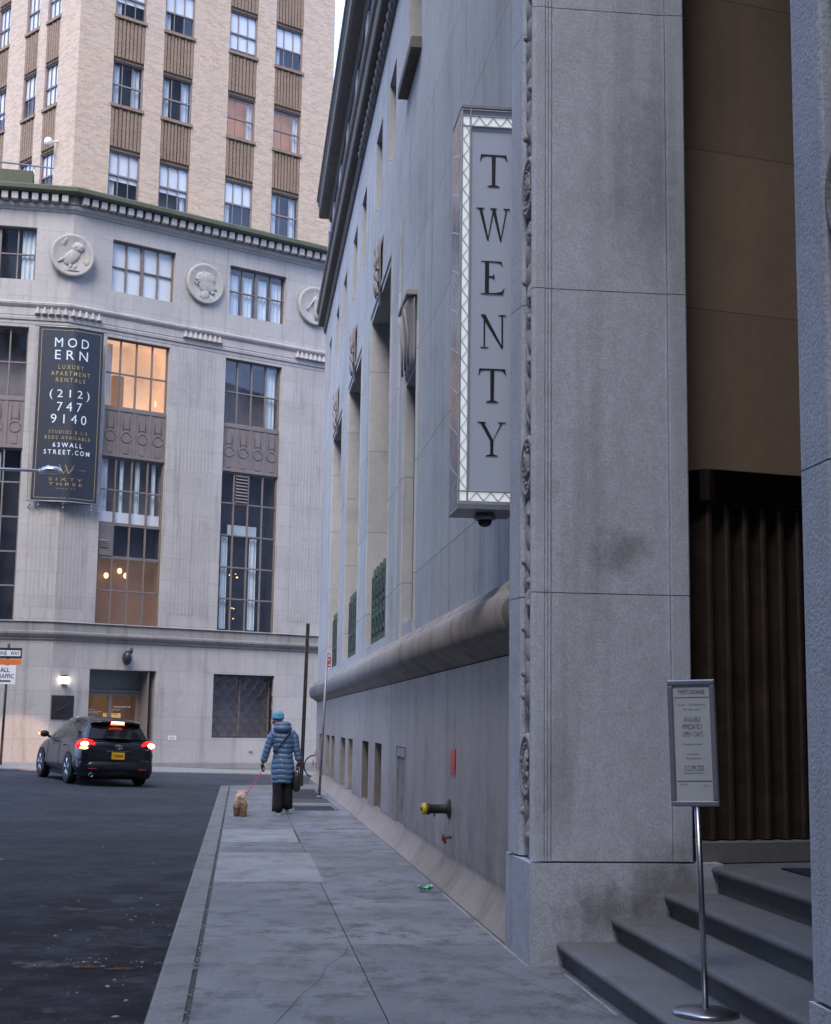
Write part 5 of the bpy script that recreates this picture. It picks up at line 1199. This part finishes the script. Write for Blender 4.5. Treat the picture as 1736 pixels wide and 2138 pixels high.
def sleeve(pts, r0, r1, name='sleeve', nq=7):
    pts = [Vector(p) for p in pts]; N_ = 44; mb = MB(); P2 = []; R2 = []
    segs = [(pts[i+1]-pts[i]).length for i in range(len(pts)-1)]; T = sum(segs)
    for i in range(N_+1):
        d = T*i/N_; j = 0
        while j < len(segs)-1 and d > segs[j]: d -= segs[j]; j += 1
        P2.append(pts[j].lerp(pts[j+1], d/segs[j])); q = (i/N_*nq) % 1; k_ = min(q, 1-q)
        R2.append((r0+(r1-r0)*i/N_)*(1 if i < N_-1 else .93)+.011*(1-math.exp(-(k_/.13)**1.2)))
    mb.tube(P2, R2, 14); return mb.build(name, cm, coat)
sleeve([(-.14,0,1.36),(-.205,.0,1.30),(-.265,.0,1.10),(-.33,.03,.87)], .062, .05)
sleeve([(.12,0,1.37),(.19,0,1.30),(.225,-.01,1.10),(.275,.0,.90)], .062, .05)
mb = MB(); 
for t_, (c_, r_) in enumerate([((-.02,-.055,1.44),(.165,.12,.085)), ((-.02,-.05,1.505),(.15,.10,.055)), ((-.02,-.03,1.39),(.12,.09,.05))]): mb.ell(c_, r_, 18, 12)
mb.build('hood', cm, coat)
mb = MB(); mb.tube([(.115,-.115,1.40),(.06,-.14,1.30),(-.02,-.155,1.2),(-.11,-.135,1.09),(-.16,-.06,1.04)], .012, 6); mb.build('bag_strap', plain('dark_blue_strap', (.03,.035,.07), .7), coat)
mb = MB(); mb.ell((HX,.03,1.655), (.10,.115,.085), 18, 12); mb.lathe([(.098,0),(.106,.02),(.104,.05),(.098,.07)], (HX,.03,1.59), n=18, sy=1.1); mb.build('hat', plain('light_blue_knit', (.13,.36,.52), .95, 0, .15, 60, .5), P_)
mb = MB(); mb.ell((HX-.02,-.0,1.54), (.08,.08,.06)); mb.build('hair', plain('brown_hair', (.06,.035,.025), .7), P_)
blk = plain('black_trousers', (.007,.006,.012), .85, 0, .2)
mb = MB()
for cx0, cx1, y1, zb_ in ((-.075,-.07,-.05,.05),(.085,.095,.12,.085)):
    mb.loft([[(cx0+(cx1-cx0)*t+rx*cos(a*pi/8), y1*t*t+ry*sin(a*pi/8), .80-(.80-zb_)*t) for a in range(16)] for t, rx, ry in ((0,.10,.12),(.3,.098,.11),(.6,.088,.10),(.85,.092,.105),(1,.095,.12))], True)
mb.build('trousers', blk, P_)
for cx, y, z in ((-.05,.0,.0),(.09,.19,.035)):
    mb = MB(); mb.loft([[(cx+rx*cos(a*pi/6)*(1 if .5 < 2 else 1), y-.13+dy, z+zz+rz*sin(a*pi/6)) for a in range(12)] for dy, rx, zz, rz in ((0,.02,.045,.025),(.02,.036,.045,.04),(.1,.042,.05,.045),(.2,.046,.04,.035),(.27,.03,.035,.025))], True)
    sh = mb.build('shoe', blk, P_); mb = MB(); mb.loft([[(cx+w_*s_, y-.135+dy, z+zz) for s_, zz in ((-1,0),(1,0),(1,.03),(-1,.03))] for dy, w_ in ((0,.025),(.03,.042),(.15,.045),(.25,.045),(.28,.02))], False); mb.build('white_sole', M['white'], sh)
def hand(c, parent, sx, curl=1.0, mat=None):
    """gloved right/left hand hanging from the wrist c, fingers curled round a strap"""
    mb = MB(); cx, cy, cz = c; mb.ell((cx, cy, cz-.045), (.024,.042,.05), 10, 8)
    for i, L in enumerate((.072,.08,.076,.06)):
        y = cy-.032+i*.021; mb.tube([(cx, y, cz-.08),(cx+sx*.006, y, cz-.08-L*.45),(cx+sx*.026*curl, y+.002, cz-.08-L*.72),(cx+sx*.045*curl, y+.002, cz-.08-L*.62)], [.0115,.0105,.0095,.008], 7)
    mb.tube([(cx+sx*.012, cy+.03, cz-.03),(cx+sx*.035, cy+.045, cz-.065),(cx+sx*.04, cy+.03, cz-.095)], [.013,.011,.009], 7)
    return mb.build('glove', mat, parent)
gl = plain('black_glove', (.015,.018,.022), .7, 0, .2)
hand((-.348,.035,.845), P_, 1, 1, gl); hand((.275,.005,.885), P_, -1, 1, gl)
# bag hangs from the right hand
BG = empty('shoulder_bag', (0,0,0)); BG.matrix_world = Matrix.Translation((PX, PY, 0)) @ Matrix.Rotation(RAD(5), 4, 'Z'); BG.location = BG.location; tag(BG, 'black bag hanging from the right hand of the walker', 'bag')
mb = MB(); mb.loft([[(.245+w_*cos(a*pi/8)*1.0, -.0+d_*max(-.85, min(.85, sin(a*pi/8)*1.25)), z) for a in range(16)] for z, w_, d_ in ((.70,.035,.15),(.66,.055,.17),(.55,.068,.18),(.42,.065,.17),(.385,.045,.15))], True); mb.build('bag_body', plain('black_leather', (.014,.014,.016), .5, 0, .3, 12, .3), BG)
mb = MB()
for dx in (-.02, .03): mb.tube([(.245+dx,-.09,.69),(.25+dx*.7,-.05,.79),(.26,.005,.815),(.25+dx*.7,.05,.79),(.245+dx,.09,.69)], .009, 6)
mb.build('handle', M['ink'], BG)
# dog
DX, DY = -2.82, 24.55
DG = empty('dog', (DX, DY, 0), RAD(4)); tag(DG, 'small curly tan dog on a red lead seen from behind', 'dog')
fur = plain('tan_curly_fur', (.50,.36,.25), .95, 0, .3, 14)
fm_, ft_, fb_ = new_mat('tan_and_rust_fur'); tc = N(ft_, 'ShaderNodeTexCoord'); sx_ = N(ft_, 'ShaderNodeSeparateXYZ'); ft_.links.new(tc.outputs['Object'], sx_.inputs[0]); mr = N(ft_, 'ShaderNodeMapRange'); mr.inputs[1].default_value = .16; mr.inputs[2].default_value = .29; ft_.links.new(math_(ft_, 'ADD', sx_.outputs[2], math_(ft_, 'MULTIPLY', noise_fac(ft_, 12, 3, .6, 0, 1), .05)), mr.inputs[0])
ft_.links.new(mixc(ft_, mr.outputs[0], (.36,.21,.12), (.62,.48,.38)), fb_.inputs['Base Color']); fb_.inputs['Roughness'].default_value = .95
hip = (0,-.10,.25,.11)
dogb = skin_body('body', [[hip,(0,.02,.265,.105),(0,.16,.26,.11),(.0,.24,.32,.07),(.01,.31,.37,.065),(.01,.38,.355,.035)], [hip,(.055,-.13,.17,.045),(.058,-.155,.09,.026),(.058,-.13,.02,.026)], [hip,(-.055,-.10,.17,.045),(-.058,-.10,.09,.026),(-.058,-.07,.02,.026)],
   [(0,.16,.26,.11),(.055,.17,.16,.035),(.055,.165,.09,.026),(.055,.18,.02,.026)], [(0,.16,.26,.11),(-.055,.19,.16,.035),(-.055,.21,.09,.026),(-.055,.22,.02,.026)],
   [hip,(0,-.17,.30,.028),(.005,-.19,.345,.022)]], fm_, DG, 2)
tf = MB(); me = dogb.data; rg = random.Random(11)
for p in me.polygons:
    if rg.random() < .75:
        c = p.center; n_ = p.normal; d = (n_+Vector((rg.gauss(0,.5), rg.gauss(0,.5)-.2, rg.gauss(-.4,.4)))).normalized(); t1 = d.cross(Vector((0,0,1))).normalized() if abs(d.z) < .95 else Vector((1,0,0)); t2 = d.cross(t1); L = rg.uniform(.02,.046); w_ = rg.uniform(.007,.013)
        a = [c+t1*w_, c-t1*w_*.5+t2*w_*.8, c-t1*w_*.5-t2*w_*.8, c+d*L+Vector((0,0,-L*.3))]; tf.add(a, [(0,1,3),(1,2,3),(2,0,3)])
o = tf.build('fur', fm_, DG); o['kind'] = 'stuff'
mb = MB(); mb.ell((-.055,.33,.355), (.02,.03,.055)); mb.ell((.078,.33,.355), (.02,.03,.055)); mb.build('ears', fm_, DG)
mb = MB(); mb.lathe([(.08,-.012),(.085,0),(.08,.012)], (.0,.235,.315), n=14); mb.build('collar', plain('red_strap', (.5,.02,.08), .6), DG)
hp = Matrix.Translation((PX, PY, 0)) @ Matrix.Rotation(RAD(5), 4, 'Z') @ Vector((-.34,.035,.735)); cp = Matrix.Translation((DX, DY, 0)) @ Matrix.Rotation(RAD(4), 4, 'Z') @ Vector((.065,.235,.325))
mb = MB(); mb.tube([hp+Vector((0,0,.03)), hp, hp.lerp(cp,.33)+Vector((0,0,-.01)), hp.lerp(cp,.66)+Vector((0,0,-.012)), cp], .0085, 6); ld = mb.build('dog_lead', plain('magenta_lead', (.62,.03,.16), .6, 0, .05)); tag(ld, 'pink red lead stretched from the glove to the dog', 'dog lead')

# ------------------------------------------------------------------ posts and signs
UP = empty('ribbed_post', (-2.71, 36.4, -.02)); tag(UP, 'tall dark perforated post leaning slightly beside the pavement grating', 'post')
mb = MB(); tx = .075
for dx in (-.035, .035): mb.tube([(dx,0,0),(dx+tx*.5,0,2.0),(dx+tx,0,4.0)], .012, 6)
mb.tube([(0,.012,0),(tx,.012,4.0)], .028, 4, False)
for i in range(60): mb.bbox(-.03+tx*i/60, .03+tx*i/60, -.02, .0, .05+i*.066, .075+i*.066, .003)
mb.build('channel_post', M['rustpost'], UP)
mb = MB(); mb.bbox(-.06,.06,-.06,.06,0,.02,.005); mb.build('base', M['rustpost'], UP)
NS = empty('parking_sign', (-1.91, 30.8, 0)); tag(NS, 'thin grey post carrying a small red no standing sign', 'street sign')
mb = MB(); mb.tube([(0,0,0),(.05,0,1.5),(.10,0,3.0)], .028, 8); mb.lathe([(.05,0),(.05,.03),(.035,.05)], (0,0,0), n=10); mb.build('pole', M['galv'], NS)
sgn = MB(); sgn.bbox(-.15,.15,-.004,.004,2.68,3.0,.002); q = sgn.build('sign_plate', M['white'], NS); q.location = (.13,-.035,0); q.rotation_euler = (0,0,RAD(-62))
g = MB(); g.quad((-.143,-.0045,2.69),(.143,-.0045,2.69),(.143,-.0045,2.99),(-.143,-.0045,2.99)); g.build('red_field', M['redsign'], q)
g = MB(); put_text(g, 'NO STANDING', 0, 2.965, .25, .06, -.0065, 1.0, .03); put_text(g, 'Anytime', -.03, 2.875, .17, .055, -.0065, 1, .03); g.quad((-.08,-.0065,2.73),(.08,-.0065,2.73),(.08,-.0065,2.745),(-.08,-.0065,2.745)); g.add([(-.08,-.0065,2.715),(-.12,-.0065,2.7375),(-.08,-.0065,2.76)], [(0,1,2)]); g.add([(.08,-.0065,2.715),(.12,-.0065,2.7375),(.08,-.0065,2.76)], [(0,1,2)]); g.build('sign_lettering', M['white'], q)
OW = empty('one_way_sign', (-11.93, 43.0, .1)); tag(OW, 'dark pole with a ONE WAY arrow above an ALL TRAFFIC sign', 'street sign')
mb = MB(); mb.tube([(0,0,0),(.06,0,3.6)], .04, 8); mb.build('pole', M['rustpost'], OW)
def ow_plate(name, x0, x1, z0, z1, m_): g = MB(); g.bbox(x0, x1, -.06, -.05, z0, z1, .003); return g.build(name, m_, OW)
q = ow_plate('one_way_plate', -.47, .47, 3.27-.1, 3.58-.1, M['blackp'])
g = MB(); zc = 3.325
for pl in ([(-.28,zc-.085),(.43,zc-.085),(.43,zc+.085),(-.28,zc+.085)], [(-.43,zc),(-.26,zc-.13),(-.26,zc+.13)]): g.add([(p[0],-.0625,p[1]) for p in pl], [tuple(range(len(pl)))])
g.build('white_arrow', M['white'], q)
g = MB(); put_text(g, 'ONE', -.10, zc+.055, .26, .11, -.065, 1.1, .02); put_text(g, 'WAY', .27, zc+.055, .27, .11, -.065, 1.1, .02); g.build('sign_lettering', M['ink'], q)
q2 = ow_plate('orange_strip', -.47, .45, 2.99-.0, 3.15, M['orange'])
q3 = ow_plate('all_traffic_plate', -.30, .32, 2.42, 2.97, M['white'])
g = MB(); put_text(g, 'ALL', .0, 2.90, .27, .13, -.0625, 1.05, .02); put_text(g, 'TRAFFIC', .0, 2.72, .54, .13, -.0625, 1.05, .02)
g.quad((-.12,-.0625,2.49),(.18,-.0625,2.49),(.18,-.0625,2.535),(-.12,-.0625,2.535)); g.add([(-.12,-.0625,2.455),(-.25,-.0625,2.5125),(-.12,-.0625,2.57)], [(0,1,2)]); g.build('sign_lettering', M['ink'], q3)
# street lamp reaching in from the left
SL = empty('street_lamp', (-15.2, 40.0, .1)); tag(SL, 'silver street lamp head on a long arm in front of the banner', 'street lamp')
mb = MB(); mb.tube([(0,0,0),(0,0,9.2)], [.11,.07], 10); mb.lathe([(.25,0),(.25,.1),(.16,.3)], (0,0,0)); mb.build('pole', M['galv'], SL)
mb = MB(); mb.tube([(0,0,8.35),(2.4,-.0,8.32),(4.85,-.05,8.24)], [.06,.05,.042], 8); mb.build('arm', M['steel'], SL)
mb = MB(); mb.lathe([(.0,.155),(.16,.15),(.27,.11),(.30,.05),(.30,-.02),(.27,-.03)], (5.08,-.05,8.22), n=24, sy=.8); mb.tube([(4.75,-.05,8.235),(4.95,-.05,8.235)], .075, 8); mb.ell((5.0,-.05,8.38), (.04,.04,.03)); mb.build('lamp_head', M['steel'], SL)
mb = MB(); mb.lathe([(.0,-.07),(.14,-.06),(.24,-.03),(.25,-.015)], (5.08,-.05,8.22), n=20, sy=.8); mb.build('lens', plain('lamp_lens', (.35,.34,.36), .2), SL)

# ------------------------------------------------------------------ banner folded round the corner
BN = empty('rental_banner', LO, L_ROT); tag(BN, 'dark blue apartment rental banner hanging on the corner of the podium', 'banner')
bw0, bw1, bz0, bz1 = -1.0, 1.07, 8.22, 13.80
def bwarp(p, off=.0):
    s_, y, z = p; r = .30
    a = RAD(26); out = .30+off
    sag = .03*sin((z-bz0)/(bz1-bz0)*pi)
    if s_ >= .2: q = (s_, -out+y-sag)
    else:
        k_ = s_-.2; t = max(0, min(1, -k_/.25)); q = (.2+k_*(1-t*.101), -out+y-sag+(-k_)*.438*(t*.5+.5 if t < 1 else 1))
    return (q[0], q[1], z)
mb = MB(); ns, nz_ = 26, 30
bs_ = [bw0+(bw1-bw0)*i/ns for i in range(ns+1)]
vs = [bwarp((s_, 0, bz0+(bz1-bz0)*j/nz_-.06*sin((s_-bw0)/(bw1-bw0)*pi)*(1 if j == 0 else 0))) for j in range(nz_+1) for s_ in bs_]
mb.add(vs, [(j*(ns+1)+i, j*(ns+1)+i+1, (j+1)*(ns+1)+i+1, (j+1)*(ns+1)+i) for j in range(nz_) for i in range(ns)], True)
fab = mb.build('fabric', plain('navy_banner_vinyl', (.020,.026,.045), .55, 0, .15, 1.5), BN)
wt = plain('pale_banner_print', (.62,.72,.80), .6, 0, .03); gd = plain('gold_banner_print', (.36,.28,.10), .6, 0, .1)
mb = MB(); W_ = lambda p: bwarp(p, .012); cx = .035

def bline(m_, *a): q = MB(); put_text(q, *a); q.build('printed_line', m_, fab)
for m_, t_, zt_, wd_, h_, bo_ in ((wt,'M O D',13.45,1.08,.30,0),(wt,'E R N',13.05,1.04,.30,0),(gd,'L U X U R Y',12.58,.80,.14,.012),(gd,'A P A R T M E N T',12.37,1.24,.14,.012),(gd,'R E N T A L S',12.16,.92,.14,.012),
        (wt,'( 2 1 2 )',11.78,1.26,.33,0),(wt,'7 4 7',11.38,.78,.29,0),(wt,'9 1 4 0',10.99,1.12,.29,0),(gd,'S T U D I O S   &   1 - 3',10.48,1.20,.11,.01),(gd,'B E D S   A V A I L A B L E',10.30,1.42,.11,.01),
        (wt,'6 3 W A L L',10.09,.92,.15,.018),(wt,'S T R E E T . C O M',9.86,1.44,.15,.018),(gd,'S I X T Y',8.97,1.05,.09,0),(gd,'T H R E E',8.82,1.05,.09,0),(gd,'W A L L   S T',8.66,.62,.045,0)):
    bline(m_, t_, cx, zt_, wd_, h_, 0, 1.0, bo_, W_)
mb = MB()
for a, b_ in (((-.20,9.38),(-.06,9.10)),((-.06,9.10),(.06,9.30)),((-.02,9.38),(.10,9.10)),((.10,9.10),(.24,9.38)),((.16,9.16),(.28,9.38)),((.42,9.24),(.66,9.24)),((-.62,9.24),(-.38,9.24))):
    mb.add([W_((a[0],0,a[1])), W_((a[0]+.02,0,a[1]+.012)), W_((b_[0]+.02,0,b_[1]+.012)), W_((b_[0],0,b_[1]))], [(0,1,2,3)])
e = .09
for j in range(14):
    z0 = bz0+.12+(bz1-bz0-.22)*j/14; z1 = bz0+.12+(bz1-bz0-.22)*(j+1)/14
    for s_ in (bw0+e, bw1-e): mb.add([W_((s_-.008,.008,z0)), W_((s_+.008,.008,z0)), W_((s_+.008,.008,z1)), W_((s_-.008,.008,z1))], [(0,1,2,3)])
for i in range(12):
    a = bw0+e+(bw1-bw0-2*e)*i/12; b_ = bw0+e+(bw1-bw0-2*e)*(i+1)/12
    for z in (bz0+.12, bz1-.1): mb.add([W_((a,.008,z-.008)), W_((b_,.008,z-.008)), W_((b_,.008,z+.008)), W_((a,.008,z+.008))], [(0,1,2,3)])
mb.build('gold_border', gd, fab)
mb = MB()
for z in (bz0+.01, bz1): 
    mb.tube([bwarp((bw0-.12,0,z)), bwarp((0,0,z)), bwarp((.2,0,z)), bwarp((bw1+.08,0,z))], .022, 6)
for s_, z in ((bw0,bz0-.1),(-.75,bz0-.12),(0,bz0-.18),(bw1-.15,bz0-.2),(bw1+.1,bz0-.2)): p = bwarp((s_,0,z)); mb.tube([p, (p[0], p[1]+.25, z-.1)], .012, 5); mb.tube([p, bwarp((s_,0,bz0+.02))], .008, 5); mb.ell(p, (.03,.03,.04), 6, 5)
for j in range(16):
    z = bz0+.3+j*.345
    for s_, q in ((bw0, -.10), (bw1, .10)): p0 = bwarp((s_,0,z)); p1 = bwarp((s_+q,0,z+.03)); mb.tube([p0, p1], .006, 4)
for s_, q in ((bw0, -.10), (bw1, .10)): mb.tube([bwarp((s_+q,0,bz0)), bwarp((s_+q*1.3,0,(bz0+bz1)/2)), bwarp((s_+q,0,bz1))], .006, 4)
mb.build('cables_and_rods', M['galv'], BN)

# ------------------------------------------------------------------ small fittings on the apartment building
def on_wall(name, label, cat, x, z, off=0): o = empty(name, lb(x, off, z), L_ROT); tag(o, label, cat); return o
o = on_wall('wall_lamp', 'square lit wall lamp glowing white beside the entrance', 'wall lamp', .42, 2.62)
MB().bbox(-.10,.10,-.13,0,.20,.25,.01).build('lamp_cap', M['blackp'], o); MB().bbox(-.10,.10,-.14,-.01,.0,.20,.02).build('lamp_glass', emit('lamp_glow', (1.0,.93,.82), 7), o)
MB().bbox(-.09,.09,-.12,0,-.03,-.002,.01).build('lamp_base', M['blackp'], o)
o = on_wall('wall_plaque', 'square dark bronze plaque below the lit wall lamp', 'plaque', .40, 1.53)
MB().bbox(-.36,.36,-.04,0,0,.73,.015).build('plate', plain('dark_bronze_plaque', (.045,.04,.042), .45, .5, .4, 5), o)
mb = MB(); mb.tube([(-.2,-.045,.18),(.0,-.05,.35),(.2,-.045,.5)], .015, 6); mb.tube([(-.15,-.045,.5),(.15,-.045,.56)], .01, 6); mb.tube([(-.2,-.045,.3),(.1,-.045,.2)], .01, 6); mb.build('relief', bpy.data.materials['dark_bronze_plaque'], o)
o = on_wall('wall_spotlight', 'dark domed spotlight mounted above the entrance', 'spotlight', 2.42, 3.5)
mb = MB(); mb.ell((0,-.16,-.02), (.15,.17,.23), 14, 10); mb.build('housing', M['blackp'], o); mb = MB(); mb.tube([(.05,-.2,.1),(.12,-.24,.28)], [.07,.055], 10); mb.build('nozzle', M['blackp'], o)
mb = MB(); mb.tube([(0,0,0),(0,-.1,0)], .05, 8); mb.build('bracket', M['blackp'], o)
o = on_wall('wall_box', 'tiny pale box low on the wall under the grille window', 'box', 7.05, .58); MB().bbox(-.06,.06,-.05,0,-.03,.05,.01).build('cover', M['lime_plain'], o)

# ------------------------------------------------------------------ bicycle behind the corner
BK = empty('bicycle', (-2.92, 44.6, -.10), RAD(20)); tag(BK, 'bicycle parked at the corner behind the ribbed post', 'bicycle')
for i, x in enumerate((0, 1.02)):
    mb = MB(); mb.tube([(x+.33*cos(t*pi/14), 0, .34+.33*sin(t*pi/14)) for t in range(29)], .02, 6, cap=False); wo = mb.build('wheel', M['rubber'], BK)
    mb = MB()
    for k_ in range(14): a = k_*2*pi/14; mb.tube([(x, .01*(k_ % 2), .34), (x+.315*cos(a), 0, .34+.315*sin(a))], .003, 4)
    mb.lathe([(.03,-.04),(.03,.04)], (x,0,.34), 'y', 8); mb.build('spokes', M['steel'], wo)
mb = MB()
for a, b_ in (((0,0,.34),(.17,0,.80)),((.17,0,.74),(.22,0,.92)),((.17,0,.78),(.75,0,.84)),((.45,0,.32),(.17,0,.78)),((.45,0,.32),(.78,0,.76)),((0,0,.34),(.45,0,.32)),((1.02,0,.34),(.8,0,.8))): mb.tube([a, b_], .018, 6)
mb.build('frame', plain('orange_bike_paint', (.45,.20,.10), .4), BK)
mb = MB(); mb.ell((.0,0,.76), (.05,.06,.14)); mb.tube([(-.06,0,.36),(-.02,0,.72)], .02, 5); mb.build('rear_basket', plain('peach_basket', (.5,.3,.2), .8), BK)
mb = MB(); mb.ell((.22,0,.95), (.13,.07,.03)); mb.build('saddle', M['blackp'], BK)
mb = MB(); mb.tube([(.8,0,.8),(.77,0,1.0),(.74,-.25,1.02)], .014, 6); mb.tube([(.77,0,1.0),(.74,.25,1.02)], .014, 6); mb.build('handlebar', M['blackp'], BK)
mb = MB(); mb.lathe([(.09,-.01),(.09,.01)], (.45,0,.32), 'y', 12); mb.tube([(.45,.03,.32),(.5,.05,.2)], .01, 5); mb.tube([(.45,-.03,.32),(.4,-.05,.44)], .01, 5); mb.build('crank', M['steel'], BK)

# ------------------------------------------------------------------ sign stand on the first step
SS = empty('sign_stand', rb(-2.42, .395, .156), R_ROT+RAD(84)); tag(SS, 'silver poster stand on a round base on the lowest step', 'sign stand')
mb = MB(); mb.lathe([(.0,.0),(.16,0),(.163,.012),(.155,.022),(.03,.034),(.0,.034)], (0,0,0), n=40); mb.build('base', M['steel'], SS)
mb = MB(); mb.tube([(0,0,.03),(-.012,0,.5),(-.028,0,1.02)], .0155, 16); mb.build('pole', M['steel'], SS)
PN = MB(); x0, x1, z0, z1 = -.125, .115, .985, 1.615
fr_ = plain('grey_violet_frame', (.30,.30,.35), .4, .5, .05)
for a in ((x0,x1,z0,z0+.028),(x0,x1,z1-.028,z1),(x0,x0+.028,z0+.028,z1-.028),(x1-.028,x1,z0+.028,z1-.028)): PN.bbox(a[0],a[1],-.03,-.006,a[2],a[3],.006)
pn = PN.build('poster_frame', fr_, SS); pn.rotation_euler = (0, RAD(-1.6), RAD(-22)); pn.location = (.0,0,.02)
mb = MB(); mb.box(x0+.01, x1-.01, -.018, -.008, z0+.01, z1-.01); mb.build('poster', plain('pale_poster', (.52,.56,.58), .5, 0, .04), pn)
M['print'] = plain('grey_print', (.10,.11,.12), .6, 0, .05); c = (x0+x1)/2; Y = -.0195
for b_, zt_, w_, h_, bo in (('TWENTY EXCHANGE',1.565,.135,.022,.01),('Studio, 1 & 2 Bedrooms',1.495,.135,.011,0),('for rent now',1.473,.085,.011,0),('AVAILABLE',1.43,.085,.026,.0),('IMMEDIATELY',1.393,.10,.026,0),('OPEN 7 DAYS',1.356,.10,.026,0),('Monday to Sunday',1.297,.095,.011,0),('Leasing Office',1.247,.062,.010,0),('On the 2nd Floor',1.228,.078,.010,0),('212.299.2020',1.188,.10,.028,0),('twentyexchange.com',1.154,.10,.011,0),('No Fee',1.098,.035,.009,0),('Open',1.09,.03,.009,0)):
    mb = MB(); put_text(mb, b_, c+(-.055 if b_ == 'No Fee' else .06 if b_ == 'Open' else 0), zt_, w_, h_, Y, 1.0, bo); mb.build('printed_line', M['print'], pn)
mb = MB()
for z in (1.525, 1.108): mb.quad((x0+.032,Y,z),(x1-.032,Y,z),(x1-.032,Y,z+.0035),(x0+.032,Y,z+.0035))
mb.build('ruled_lines', M['print'], pn)

# ------------------------------------------------------------------ crushed can
CN = empty('crushed_can', rb(4.2, -.17, .0), RAD(20)); tag(CN, 'crushed green and white drink can lying on the pavement', 'can')
mb = MB(); rg = random.Random(2); rings = []
for i in range(11):
    t = i/10; r = .034*(.75+.25*abs(2*t-1)**.7) * (1 if 0 < i < 10 else .8)
    rings.append([((t-.5)*.125+.012*sin(a*pi/4+i), (r*cos(a*pi/8)*(1.1 if i != 5 else 1.3))+rg.gauss(0,.0025)+.012*abs(t-.5), max(.001, .026+abs(t-.5)*.045+r*.75*sin(a*pi/8)+rg.gauss(0,.003))) for a in range(16)])
mb.loft(rings, False, True)
m_, t_, b_ = new_mat('green_white_can'); w_ = N(t_, 'ShaderNodeTexVoronoi'); w_.inputs['Scale'].default_value = 26; t_.links.new(obj_coord(t_), w_.inputs['Vector']); f_ = math_(t_, 'GREATER_THAN', w_.outputs[0], .48)
c_ = mixc(t_, f_, (.75,.8,.82), (.02,.25,.09)); t_.links.new(c_, b_.inputs['Base Color']); b_.inputs['Metallic'].default_value = .4; b_.inputs['Roughness'].default_value = .3
mb.build('can_body', m_, CN); mb = MB(); mb.lathe([(.024,0),(.026,.004),(.02,.006)], (.066,0,.05), 'x', 14); mb.build('can_lid', M['steel'], CN)
